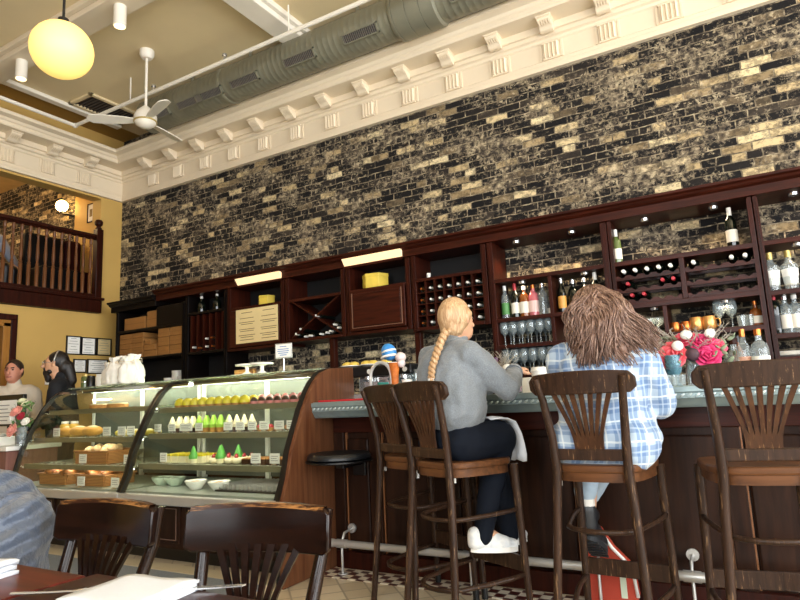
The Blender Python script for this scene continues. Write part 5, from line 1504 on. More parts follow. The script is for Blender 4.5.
cards([(at(px, py, Y=yy).x, yy, zz, .095, .07, lab) for px, py, yy, zz, lab in ((81, 483, 3.03, z, 'white price card before the left croissant basket'), (115, 484, 3.03, z, 'white price card before the right croissant basket'), (83, 452, 3.14, .681, 'white price card left of the basket of pale rolls'), (128, 452, 3.14, .681, 'white price card right of the basket of pale rolls'), (57, 424, 3.21, .896, 'white price card at the left end of the middle shelf of the left case'), (107, 422, 3.21, .896, 'white price card right of the loaves on the middle shelf'), (122, 421, 3.21, .896, 'small white price card near the dark frame on the middle shelf'), (131, 420, 3.25, .896, 'rightmost white price card on the middle shelf of the left case'))], 'price cards in the left case', None)
zz = .896
two('bread_loaf', [('loaf', MB().ell((0, 0, .045), (.13, .06, .045), 16, 9), plain('golden_loaf', '#dba048', .55, var=.2, scale=12)), ('flour', MB().ell((0, 0, .052), (.105, .045, .042), 14, 8), plain('floured_crust', '#ead9b6', .8))], [(at(px, 426, Y=3.36).x, 3.36, zz) for px in (67, 80, 93)], ['left of the three golden loaves on the middle shelf of the left case', 'middle of the three golden loaves on the middle shelf of the left case', 'right of the three golden loaves on the middle shelf of the left case'], 'bread', 'golden loaves on the middle shelf')
two('yellow_bun', [('bun', MB().ell((0, 0, .025), (.04, .036, .025), 12, 7), MAT['yellowbox']), ('icing', MB().ell((0, 0, .034), (.03, .027, .02), 10, 6), MAT['cream_cake'])], [(-4.66+.09*i, 3.32+.09*j, zz) for i in range(5) for j in range(2)], 'yellow iced bun at the right end of the middle shelf of the left case', 'bun', 'yellow buns on the middle shelf')
two('jar', [('jar', MB().lathe([(0, 0), (.04, 0), (.042, .10), (.03, .115), (0, .115)], n=16), plain('honey_jar', '#c9a24a', .15)), ('lid', MB().lathe([(0, .116), (.032, .116), (.032, .135), (0, .135)], n=14), MAT['white_cap'])], [(-5.50, 3.36, zz), (-5.39, 3.38, zz)], ['honey-coloured jar at the far left of the middle shelf, nearer the end glass', 'honey-coloured jar second from the end glass on the middle shelf'], 'jar', 'jars on the middle shelf')
o = MB().lathe([(0, 0), (.05, 0), (.10, .05), (.115, .085), (.11, .085), (.09, .045), (0, .008)], n=24).build('mixing_bowl', MAT['steel'], smooth=40)
o.location = (at(126, 442, Y=3.55).x, 3.60, .681); tag(o, 'round steel bowl on the lower shelf behind the basket of rolls', 'bowl')
two('flat_cake', [('cake', MB().lathe([(0, 0), (.09, 0), (.09, .035), (0, .035)], n=20), MAT['pastry']), ('icing', MB().lathe([(0, .036), (.086, .036), (.08, .044), (0, .044)], n=20), MAT['cream_cake'])], [(-5.2, 3.5, 1.131), (-4.95, 3.5, 1.131)], ['flat cream cake at the left on the top shelf of the left case', 'flat cream cake at the right on the top shelf of the left case'], 'cake', 'flat cakes on the top shelf')

# ---- on top of the cases
TZ = 1.339
def cloth_bag(x, y, s, rz, label):
    t = thing('gift_bag', label, 'bag', (x, y, TZ), rz, 'white cloth bags on the left case')
    pr = []
    for i, (r_, z_) in enumerate([(0, 0), (.055, 0), (.062, .03), (.062, .10), (.056, .16), (.035, .195), (.022, .21), (.038, .235), (.05, .262), (0, .25)]): pr.append((r_*s, z_*s*.86))
    m_ = MB().lathe(pr, n=16)
    for v in m_.bm.verts:
        a = math.atan2(v.co.y, v.co.x); f = 1+.10*math.sin(5*a+v.co.z*9)
        k_ = 1.28 if v.co.z < .16*s else 1.1
        v.co.x *= f*k_; v.co.y *= f*.85
    m_.build('cloth', MAT['cloth'], t, smooth=60)
    o_ = t.children[0]; sb = o_.modifiers.new('sub', 'SUBSURF'); sb.levels = 2; sb.render_levels = 2
    tx = bpy.data.textures.new('cloth_creases', 'CLOUDS'); tx.noise_scale = .035
    dm = o_.modifiers.new('creases', 'DISPLACE'); dm.texture = tx; dm.strength = .022; dm.texture_coords = 'GLOBAL'
    MB().tube([(.027*s*math.cos(2*PI*k/10), .022*s*math.sin(2*PI*k/10), .179*s) for k in range(10)], .0045, 6, closed=True).tube([(.02*s, -.02*s, .179*s), (.05*s, -.03*s, .19*s), (.055*s, -.03*s, .165*s), (.024*s, -.022*s, .177*s)], .003, 5).build('ribbon', MAT['cream'], t)
bp_ = [(108, 3.60, 1.0, 'leftmost of the white tied cloth bags on the left case'), (114, 3.52, 1.12, 'second of the white tied cloth bags on the left case'), (121, 3.60, 1.2, 'tall middle white tied cloth bag on the left case'), (127.5, 3.53, 1.1, 'fourth of the white tied cloth bags on the left case'), (133.5, 3.6, 1.22, 'rightmost white tied cloth bag on the left case, with a loop of ribbon')]
for i, (px, y, s, lab) in enumerate(bp_): cloth_bag(at(px, 385, Y=y).x, y, s, .25*i, lab)
jl = [(73, 'grey little jar at the left on top of the left case', MAT['chrome'], .08), (79, 'short green-lidded jar on top of the left case', MAT['whitewine'], .07), (84.5, 'taller green jar on top of the left case', MAT['whitewine'], .13), (91, 'black pot on top of the left case beside the bearded man', MAT['black'], .11), (100, 'white tub with a print on top of the left case', MAT['white_cap'], .12)]
for px, lab, mt, h_ in jl:
    t = thing('jar', lab, 'jar', (max(-5.62, at(px, 385, Y=3.62).x), 3.62, TZ), 0, 'jars on top of the left case')
    MB().lathe([(0, 0), (.04, 0), (.042, h_*.75), (.034, h_*.85), (0, h_*.85)], n=16).build('jar_body', mt, t, smooth=40)
    MB().lathe([(0, h_*.855), (.036, h_*.855), (.036, h_), (0, h_)], n=16).build('lid', MAT['gold_foil'] if mt is MAT['whitewine'] else mt, t, smooth=40)
sx = at(284, 370, Y=3.6).x
t = thing('sign_stand', 'small white sign on a chrome stand on top of the right case', 'sign', (sx, 3.6, TZ), R(8))
MB().lathe([(0, 0), (.05, 0), (.05, .006), (.008, .014), (.006, .11), (0, .11)], n=18).build('stand', MAT['chrome'], t, smooth=40)
A = at(270, 348, Y=3.6); B = at(288, 360, Y=3.6)
hh_ = A.z-B.z
MB().box(-.075, .075, -.006, .006, .105, .105+.115).build('frame', MAT['steel'], t, bevel=.003)
MB().box(-.067, .067, -.0075, -.0065, .113, .212).build('sheet', MAT['paper'], t)
g = MB()
for k, (w_, zk) in enumerate(((.03, .195), (.05, .175), (.052, .16), (.045, .145), (.03, .13))): g.box(-w_, w_, -.0086, -.0078, zk-.003, zk+.003)
g.build('lettering', MAT['inkblue'], t)
for i, px in enumerate((247, 262)):
    x = at(px, 371, Y=3.66).x
    t = thing('cake_stand', 'white footed cake stand on the right case, %s of the two' % ['left', 'right'][i], 'cake stand', (x, 3.66, TZ), 0, 'white cake stands on the right case')
    MB().lathe([(0, 0), (.05, 0), (.045, .01), (.015, .03), (.015, .065), (.05, .075), (0, .076)], n=20).build('foot', MAT['ceramic'], t, smooth=40)
    MB().lathe([(0, .077), (.09, .077), (.095, .09), (.09, .09), (0, .083)], n=24).build('plate', MAT['ceramic'], t, smooth=40)
x = at(244, 374, Y=3.72).x
o = MB().box(-.11, .11, -.015, .015, 0, .055).build('cardboard_strip', MAT['card'], bevel=.003); o.location = (x, 3.765-.03, TZ); tag(o, 'brown cardboard box behind the cake stands on the right case', 'box')
o = MB().prism([(-.13, -.04), (.12, -.05), (.14, .02), (-.10, .04)], 'z', 0, .004).build('paper_sheet', MAT['paper']); o.location = (at(248, 375, Y=3.58).x, 3.56, TZ); tag(o, 'loose white paper lying in front of the cake stands', 'paper')
for i, px in enumerate((305, 314, 323)):
    c = g0.copy(); COL.objects.link(c); c.location = (at(px, 364, Y=3.9).x+.1, 4.62, CZ); c['label'] = 'wine glass on the back counter above the wooden end panel, %s from the left' % ['first', 'second', 'third'][i]; c['group'] = 'wine glasses on the back counter'
    c.scale = (1.3, 1.3, 1.6)

# ---- till counter at the far left
t = thing('till_counter', 'small wooden counter with a white top left of the pastry cases', 'counter', (-6.25, 3.22, 0))
MB().box(-.75, .53, -.25, .25, .80, .84).build('worktop', MAT['white_cap'], t, bevel=.005)
MB().box(-.72, .50, -.23, .23, 0, .80).build('carcass', wood('pinkish_counter_wood', '#6f4a42', '#8f665a', 'z', .5, .1), t)
tx_ = at(12, 400, Y=3.2).x
t = thing('till_screen', 'black till screen with a white sheet on its back at the far left', 'screen', (tx_, 3.2, .841), R(6))
MB().box(-.09, .09, -.07, .07, 0, .02).box(-.025, .025, -.02, .02, .02, .2).build('stand', MAT['black'], t, bevel=.004)
MB().box(-.24, .20, -.03, .01, .17, .46).build('screen', MAT['black'], t, bevel=.006)
MB().box(-.235, .12, -.034, -.031, .19, .41).build('sheet', MAT['paper'], t)
g = MB()
for k in range(5): g.box(-.2, .0+.02*(k % 3), -.0352, -.0342, .22+.035*k, .228+.035*k)
g.build('lettering', MAT['inkgrey'], t)
t = thing('receipt_box', 'white receipt printer low on the counter at the far left', 'printer', (at(2, 430, Y=3.1).x, 3.1, .841))
MB().box(-.12, .10, -.07, .07, 0, .08).build('body', MAT['white_cap'], t, bevel=.008)
MB().box(-.10, .08, -.05, .05, .0805, .11).build('lid', MAT['steel'], t, bevel=.006)
fx_ = at(21, 440, Y=3.08).x
t = thing('carnation_vase', 'glass vase of pink, white and red flowers on the white-topped counter', 'flowers', (fx_, 3.08, .841))
t.scale = (.82, .82, .82)
MB().lathe([(0, 0), (.055, 0), (.05, .10), (.062, .20), (.058, .20), (.046, .10), (0, .012)], n=20).build('vase', MAT['ware'], t, smooth=40)
m_ = MB(); sprigs(m_, 30, (0, 0, .12), .14, .32, 9, .0026); m_.build('stems', LEAF, t)
ppk = plain('salmon_bloom', '#eda090', .6, var=.15, scale=30); pwh = plain('white_carnation', '#f0ece0', .6, var=.08, scale=30); prd = plain('red_bloom', '#b3283c', .6, var=.2, scale=30); plm = plain('cream_lily', '#e6e6c0', .6, var=.1)
rose('bloom', 'large salmon bloom low at the front', (-.01, -.08, .165), .075, ppk, t, (R(70), 0, 0))
rose('bloom', 'pink bloom', (.01, -.06, .36), .07, ppk, t, (R(50), R(10), 0))
rose('bloom', 'white carnation', (-.045, -.075, .285), .055, pwh, t, (R(60), R(-15), 0))
rose('bloom', 'red bloom', (-.10, -.02, .31), .05, prd, t, (R(50), R(-40), 0))
rose('bloom', 'red bloom', (.08, -.05, .31), .045, prd, t, (R(55), R(30), 0))
rose('bloom', 'white carnation', (.13, -.03, .25), .045, pwh, t, (R(50), R(40), 0))
rose('bloom', 'cream lily', (-.02, 0, .47), .05, plm, t, (R(20), 0, 0))
rose('bloom', 'cream lily', (.06, 0, .44), .045, plm, t, (R(30), R(15), 0))
m_ = MB(); rr = random.Random(4)
for i in range(40):
    a = rr.uniform(0, 2*PI); rad = rr.uniform(.06, .17)
    m_.ell((math.cos(a)*rad, math.sin(a)*rad*.6, rr.uniform(.2, .48)), (.04, .005, .013), 6, 4, (rr.uniform(-1, 1), rr.uniform(-1, 1), rr.uniform(0, 6)))
m_.build('leaves', plain('green_leaf', '#5d7d42', .6, var=.25), t, smooth=True)
# ------------------------------------------------------------------ people
def hand(wrist, fwd, palm, size=.18, curl=.5, side=1):
    # capsules for a palm, four unequal bent fingers and a thumb that leaves the side of the palm
    w = V(wrist); f = V(fwd).normalized(); n = V(palm); n = (n-f*n.dot(f)).normalized(); l = f.cross(n)*side
    k = size/.18
    P = []
    for i in range(4):
        off = (-.030+.020*i)*k
        P.append(('c', w+l*off*.6+f*.01, w+l*off+f*.085*k, .0125*k, .011*k))
    for i, ln in enumerate((.068, .076, .070, .054)):
        off = (-.030+.020*i)*k*1.05
        b = w+l*off+f*.088*k
        d1 = (f*math.cos(curl*.6)+n*math.sin(curl*.6)); d2 = (f*math.cos(curl*1.5)+n*math.sin(curl*1.5)); d3 = (f*math.cos(curl*2.2)+n*math.sin(curl*2.2))
        p1 = b+d1*ln*.45*k; p2 = p1+d2*ln*.32*k; p3 = p2+d3*ln*.23*k
        P += [('c', b, p1, .0093*k, .0085*k), ('c', p1, p2, .0085*k, .008*k), ('c', p2, p3, .008*k, .007*k)]
    tb = w-l*.022*k+f*.025*k
    t1 = tb-l*.035*k+f*.03*k+n*.012*k; t2 = t1+f*.032*k-l*.008*k+n*.012*k
    P += [('c', tb, t1, .0125*k, .0105*k), ('c', t1, t2, .0105*k, .008*k)]
    return P
def lmap(px, py, root, th, fy=None, fx=None):
    f = V((math.sin(th), math.cos(th), 0)); r_ = V((math.cos(th), -math.sin(th), 0)); o = V((root[0], root[1], 0))
    d = FW + RT*((px-400)/606.56) - UP*((py-300)/606.56)
    ax, val = (f, fy) if fy is not None else (r_, fx)
    t_ = ((o+ax*val-CP).dot(ax))/d.dot(ax); P = CP+d*t_-o
    return V((P.dot(r_), P.dot(f), P.z))

# --- blonde woman in grey, seated on her stool
W1 = (-1.36, 2.90); T1 = R(23)
def w1(px, py, fy=None, fx=None): return lmap(px, py, W1, T1, fy, fx)
t = thing('person', 'woman with a long blonde braid in a grey overshirt seated at the bar', 'person', (W1[0], W1[1], 0), -T1)
hd = V((0.0, .06, 1.495))
ra, rw, rh = V((.245, .15, 1.12)), V((.115, .35, 1.215)), V((.10, .40, 1.235))
la, lw_ = V((-.24, .20, 1.14)), V((-.10, .40, 1.135))
body = [('e', (0, -.0, .87), (.155, .125, .10)), ('c', (0, -.02, .90), (0, -.01, 1.12), .12, .12), ('c', (0, -.01, 1.12), (0, 0, 1.26), .12, .105), ('c', (-.13, 0, 1.30), (.13, 0, 1.30), .05, .05),
        ('c', (0, .01, 1.30), (.0, .03, 1.42), .048, .046), ('e', hd, (.072, .092, .108)), ('e', hd+V((0, .03, -.05)), (.055, .065, .065)), ('c', hd+V((0, .09, .0)), hd+V((0, .108, -.02)), .010, .014),
        ('c', hd+V((.072, .005, -.01)), hd+V((.076, -.006, .018)), .012, .014), ('c', hd+V((-.072, .005, -.01)), hd+V((-.076, -.006, .018)), .012, .014),
        ('c', (.165, 0, 1.29), ra, .042, .036), ('c', ra, rw, .034, .024), ('c', (-.165, 0, 1.29), la, .042, .036), ('c', la, lw_, .034, .024),
        ('c', (.085, .0, .865), (.115, .19, .87), .075, .055), ('c', (.115, .19, .87), (.07, .09, .42), .052, .036), ('c', (.07, .09, .42), (.085, .20, .36), .034, .026),
        ('c', (-.085, .0, .865), (-.05, .29, .86), .075, .055), ('c', (-.05, .29, .86), (-.0, .34, .42), .052, .036), ('c', (-.0, .34, .40), (-.04, .43, .335), .034, .024)]
body += hand(rw, rh-rw+V((-.01, .03, .0)), (-.3, .1, -1), .17, .6, 1) + hand(lw_, (.5, .9, -.05), (.2, 0, -1), .17, .5, -1)
blob('body', body, MAT['skin'], t, .0065, 3)
eb = MB()
for s in (-1, 1): eb.ell(hd+V((s*.027, .083, .01)), (.011, .008, .007), 8, 6)
eb.build('eyes', MAT['eye'], t, smooth=True)
MB().ell(hd+V((0, .088, -.055)), (.02, .008, .006), 10, 6).build('mouth', MAT['lip'], t, smooth=True)
grey = NT('grey_flannel')
gf = grey.noise(grey.map(), 220, 3, .6); g2 = grey.noise(grey.map(), 5, 3)
grey.col(grey.mix(grey.math('MULTIPLY', g2, .5), grey.ramp(gf, [(.3, '#5f656b'), (.7, '#878d92')]), '#70767c'))
grey.set(Roughness=.9, Sheen_Weight=.2); grey.bump(grey.noise(grey.map((1, 1, .6)), 11, 4), .5, .025)
shirt = [('c', (-.03, -.025, 1.02), (-.03, -.03, 1.08), .155, .155), ('c', (.04, -.025, 1.02), (.04, -.03, 1.08), .155, .155), ('c', (-.05, -.035, 1.06), (-.05, -.01, 1.23), .165, .14), ('c', (.055, -.035, 1.06), (.055, -.01, 1.23), .165, .14),
         ('c', (-.135, -.005, 1.29), (.135, -.005, 1.29), .09, .09), ('c', (0, .0, 1.32), (0, .015, 1.375), .075, .06),
         ('c', (.165, 0, 1.285), ra, .075, .062), ('c', ra, rw+(ra-rw)*.12, .060, .046), ('c', (-.165, 0, 1.285), la, .075, .062), ('c', la, lw_+(la-lw_)*.12, .060, .044),
         ('e', (0, -.02, .965), (.178, .14, .06))]
sh = blob('overshirt', shirt, grey.m, t, .011, 5, .5, disp=(.028, .085))
MB().tube([(.068*math.cos(2*PI*k/16), .02+.062*math.sin(2*PI*k/16), 1.385+.012*math.sin(2*PI*k/16)) for k in range(16)], .016, 8, closed=True).build('collar', grey.m, sh, smooth=True)
MB().tube([rw+(ra-rw)*.12+V((0, 0, 0)), rw+(ra-rw)*.0], [.050, .046], 14).build('cuff', grey.m, sh, smooth=50)
navy = plain('navy_trousers', '#10151f', .85, spec=.15, var=.2, scale=10, bump=.3, bscale=8)
blob('trousers', [('e', (0, -.025, .885), (.175, .145, .105)), ('c', (.09, -.02, .872), (.118, .19, .875), .122, .095), ('c', (-.09, -.02, .87), (-.05, .29, .865), .115, .085),
                  ('c', (.118, .19, .865), (.068, .075, .385), .08, .048), ('c', (-.05, .29, .85), (-.0, .34, .365), .078, .06), ('e', (.06, -.07, .865), (.115, .10, .085)), ('e', (-.06, -.07, .865), (.115, .10, .085))], navy, t, .012, 4, disp=(.012, .12))
def shoe(heel, toe, mat, sole_mat, parent, w=.042, top=.075):
    h, e = V(heel), V(toe); d = e-h; L_ = d.length
    b = blob('shoe', [('c', h+V((0, 0, .045)), h+V((0, 0, top)), w*.85, w*.8), ('c', h+V((0, 0, .032)), h+d*.5+V((0, 0, .03)), w*.85, w), ('c', h+d*.45+V((0, 0, .05)), h+d*.7+V((0, 0, .025)), w*.75, w*.9), ('c', h+d*.5+V((0, 0, .025)), e-d*.1+V((0, 0, .02)), w*.95, w*.7)], mat, parent, .007, 3)
    q = d.normalized(); sd = q.cross(V((0, 0, 1))).normalized()
    ol = []
    for k in range(20):
        a = 2*PI*k/20; u = math.cos(a); v_ = math.sin(a)
        ww = w*(1.02 if u > 0 else .92)
        ol.append(h+d*.46+d*(.56*u)+sd*(v_*ww))
    m_ = MB(); n_ = len(ol)
    up_ = sd.cross(q).normalized()*1
    m_.add([p_-up_*.012 for p_ in ol]+[p_+up_*.012 for p_ in ol], [tuple(range(n_)), tuple(range(n_, 2*n_))]+[(k, (k+1) % n_, n_+(k+1) % n_, n_+k) for k in range(n_)])
    m_.build('sole', sole_mat, b, smooth=50)
    return b
canvas = plain('white_knit_shoe', '#e6e6e2', .7, var=.08, scale=30, c2='#cfd3d6')
foot_z = .318
s1 = shoe((.06, .03, .345), (.115, .27, .318), canvas, MAT['white_cap'], t, .043)
MB().box(-.012, .012, -.02, .02, -.0, .0).bm.free()
shoe((.0, .335, .312), (-.07, .53, .30), canvas, MAT['white_cap'], t, .043)
# blonde hair: cap and long braid
hairp = [('e', hd+V((0, -.022, .022)), (.088, .096, .108)), ('e', hd+V((0, -.04, -.035)), (.070, .066, .07)), ('c', hd+V((.066, .02, .03)), hd+V((.05, -.05, -.06)), .024, .02), ('c', hd+V((-.066, .02, .03)), hd+V((-.05, -.05, -.06)), .024, .02)]
blob('hair', hairp, MAT['blonde'], t, .009, 4)
br0 = [w1(447, 330, fy=-.085), w1(441, 341, fy=-.115), w1(436, 355, fy=-.15), w1(432, 368, fy=-.175), w1(431, 381, fy=-.19)]
def along(pts, u):
    u = max(0, min(.9999, u))*(len(pts)-1); i = int(u); return pts[i].lerp(pts[i+1], u-i)
bm_ = MB()
NB = 20
for s in range(2):
    pts = []; rs = []
    for i in range(NB*4+1):
        u = i/(NB*4); p_ = along(br0, u); a = PI*u*NB*.55+s*PI
        am = .020*(1-.25*u)
        pts.append(p_+V((math.cos(a)*am*.7, math.sin(a)*am*.45, 0))); rs.append(.0145*(1-.3*u))
    bm_.tube(pts, rs, 8)
bm_.build('braid', MAT['blonde'], t, smooth=True)
bt = MB(); e_ = br0[-1]
bt.tube([e_+V((0, 0, .004)), e_+V((-.004, 0, -.03)), e_+V((-.006, .004, -.075))], [.013, .018, .005], 10)
bt.build('braid_tail', MAT['blonde'], t, smooth=True)
MB().tube([e_+V((0, 0, .012)), e_+V((0, 0, -.004))], .0155, 12).build('hair_tie', MAT['white_cap'], t, smooth=40)
# white napkin over the knee
nk = MB()
vs = []; fs = []
path = [(.10, .985), (.15, .987), (.20, .982), (.265, .962), (.300, .905), (.309, .845), (.313, .79), (.315, .755)]
for i, (y, z) in enumerate(path):
    for j in range(7):
        u = j/6; vs.append((.055+.125*u+.006*math.sin(i*1.3), y+.008*math.sin(j*1.9+i*.5)*(i/7), z-.008*abs(u-.5)*2+.004*math.sin(j*2.2)))
for i in range(len(path)-1):
    for j in range(6): fs.append((i*7+j, i*7+j+1, (i+1)*7+j+1, (i+1)*7+j))
nk.add(vs, fs)
no = nk.build('napkin', MAT['linen'], smooth=True)
so = no.modifiers.new('thick', 'SOLIDIFY'); so.thickness = .006
no.location = (W1[0], W1[1], 0); no.rotation_euler = (0, 0, -T1)
tag(no, 'white cloth napkin draped over the knee of the blonde woman', 'napkin')

# --- brunette woman in plaid
W2 = (-.62, 2.87); T2 = R(3)
def w2(px, py, fy=None, fx=None): return lmap(px, py, W2, T2, fy, fx)
t = thing('person', 'woman with long wavy brown hair in a blue plaid shirt seated at the bar', 'person', (W2[0], W2[1], 0), -T2)
hd = V((.0, .10, 1.455))
ra, rw = V((.232, .11, 1.03)), V((.10, .42, 1.14))
la, lw_ = V((-.245, .22, 1.13)), V((-.14, .46, 1.135))
body = [('e', (0, -.0, .87), (.16, .125, .10)), ('c', (0, -.0, .90), (0, .02, 1.08), .125, .125), ('c', (0, .02, 1.08), (0.02, .03, 1.22), .125, .11), ('c', (-.13, .03, 1.255), (.15, .03, 1.235), .05, .05),
        ('c', (0, .04, 1.26), (.0, .075, 1.38), .048, .046), ('e', hd, (.073, .093, .11)), ('e', hd+V((0, .03, -.05)), (.056, .066, .066)), ('c', hd+V((0, .09, .0)), hd+V((0, .108, -.02)), .010, .014),
        ('c', (.185, .03, 1.225), ra, .045, .038), ('c', ra, rw, .036, .025), ('c', (-.165, .03, 1.25), la, .045, .038), ('c', la, lw_, .036, .025),
        ('c', (.09, .0, .865), (.0, .40, .88), .078, .056), ('c', (.0, .40, .88), (-.245, .47, .50), .053, .037), ('c', (-.245, .47, .48), (-.255, .56, .43), .034, .026),
        ('c', (-.09, .0, .865), (-.16, .38, .87), .078, .056), ('c', (-.16, .38, .87), (-.185, .26, .46), .053, .038), ('c', (-.185, .265, .46), (-.186, .36, .385), .034, .026)]
body += hand(rw, (-.4, .9, .1), (0, .2, -1), .17, .6, 1) + hand(lw_, (.5, .9, 0), (0, 0, -1), .17, .5, -1)
blob('body', body, MAT['skin'], t, .0065, 3)
eb = MB()
for s in (-1, 1): eb.ell(hd+V((s*.027, .084, .01)), (.011, .008, .007), 8, 6)
eb.build('eyes', MAT['eye'], t, smooth=True)
MB().ell(hd+V((0, .089, -.055)), (.02, .008, .006), 10, 6).build('mouth', MAT['lip'], t, smooth=True)
shirt = [('c', (-.03, -.03, .92), (-.02, -.01, 1.08), .15, .16), ('c', (.05, -.03, .92), (.05, -.01, 1.08), .155, .16), ('c', (-.05, -.01, 1.06), (-.05, .02, 1.19), .15, .13), ('c', (.065, -.01, 1.06), (.06, .02, 1.18), .15, .125),
         ('c', (-.125, .025, 1.245), (.15, .025, 1.225), .085, .085), ('c', (0, .04, 1.28), (0, .05, 1.33), .08, .066),
         ('c', (.185, .03, 1.215), ra, .09, .078), ('c', ra, rw+(ra-rw)*.12, .074, .052), ('c', (-.165, .03, 1.24), la, .08, .068), ('c', la, lw_+(la-lw_)*.12, .064, .048),
         ('c', (-.10, -.06, .865), (.13, -.06, .865), .125, .125), ('c', (.16, 0, .93), (.19, .0, .89), .09, .07)]
blob('plaid_shirt', shirt, MAT['plaid'], t, .011, 4, .5, disp=(.022, .11))
jeans = plain('pale_jeans', '#a9bccb', .8, var=.15, scale=20, bump=.2, bscale=150)
blob('jeans', [('e', (0, -.0, .872), (.19, .15, .088)), ('c', (.09, .0, .865), (.0, .40, .88), .10, .08), ('c', (-.09, .0, .865), (-.16, .38, .87), .10, .08), ('c', (.0, .40, .87), (-.225, .465, .56), .07, .056), ('c', (-.16, .38, .86), (-.182, .27, .60), .07, .056)], jeans, t, .012, 4, disp=(.012, .12))
leather = plain('black_boot_leather', '#26282b', .35, var=.25)
sk = plain('white_sock', '#e8e4dc', .8)
blob('sock', [('c', (-.184, .265, .56), (-.186, .27, .44), .045, .042)], sk, t, .008, 2)
b = blob('boot', [('c', (-.186, .266, .52), (-.186, .27, .44), .050, .050), ('c', (-.186, .285, .425), (-.186, .35, .39), .05, .05), ('c', (-.186, .35, .385), (-.186, .445, .325), .05, .042)], leather, t, .008, 3)
m_ = MB(); ol = []
for k in range(22):
    a = 2*PI*k/22; u = math.cos(a); v_ = math.sin(a); ol.append((v_*.052*(1.05 if u > 0 else .95), u*.13))
mxs = M.Translation((-.186, .352, .327)) @ M.Rotation(R(-31), 4, 'X')
so_ = MB().prism(ol, 'z', -.013, .013, mxs)
for yy in (-.09, -.055, -.02, .02, .055, .09): so_.box(-.043, .043, yy-.009, yy+.009, -.021, -.012, mxs)
so_.build('boot_sole', plain('boot_rubber', '#1d1f23', .6), b)
b2 = blob('boot', [('c', (-.237, .468, .54), (-.245, .47, .48), .052, .05), ('c', (-.245, .475, .46), (-.255, .585, .43), .048, .042)], leather, t, .008, 3)
# long wavy hair: a mass of locks falling over the shoulders
base_ = [('e', hd+V((0, -.02, .018)), (.098, .108, .118)), ('e', hd+V((-.02, -.06, -.06)), (.10, .08, .11))]
blob('hair', base_+[('c', hd+V((0, -.09, -.02)), (.08, -.10, 1.25), .085, .022), ('c', hd+V((.05, -.05, .0)), (.14, -.07, 1.27), .07, .03), ('c', hd+V((-.06, -.04, -.02)), (-.05, -.08, 1.28), .055, .03)], MAT['brunette'], t, .010, 3, disp=(.02, .04))
lk = MB(); rr = random.Random(21)
for i in range(760):
    a = rr.uniform(-2.5, 2.0)-PI/2+.35
    el = rr.uniform(.15, 1.25)
    st = hd+V((0, -.02, .018))+V((math.cos(a)*math.cos(el)*.1, math.sin(a)*math.cos(el)*.11, math.sin(el)*.122))
    tx = rr.uniform(-.105, .285)
    zt_ = 1.215+rr.uniform(-.025, .11)+(.03 if tx > .19 else 0)+(.05 if tx < -.05 else 0)
    en = V((tx, -.105+rr.uniform(-.03, .02)+max(0, tx-.10)*.55+max(0, -tx-.02)*.6, zt_))
    ph = tx*16+rr.uniform(-.5, .5); fr_ = 2.7+rr.uniform(-.25, .25); am = rr.uniform(.009, .022)
    pts = []; rs = []
    for k in range(15):
        u = k/14
        p_ = st.lerp(en, u)
        p_ += V((0, -.045*math.sin(PI*u)**.8, .03*math.sin(PI*u)))
        w_ = am*min(1, u*2.2)
        p_ += V((math.sin(ph+u*fr_*2*PI*.6)*w_, math.cos(ph+u*fr_*2*PI*.6)*w_*.7, 0))
        pts.append(p_); rs.append(.0052*(1-.6*u**2)*rr.uniform(.8, 1.2))
    lk.tube(pts, rs, 4)
lk.build('hair_locks', MAT['brunette'], t, smooth=True)

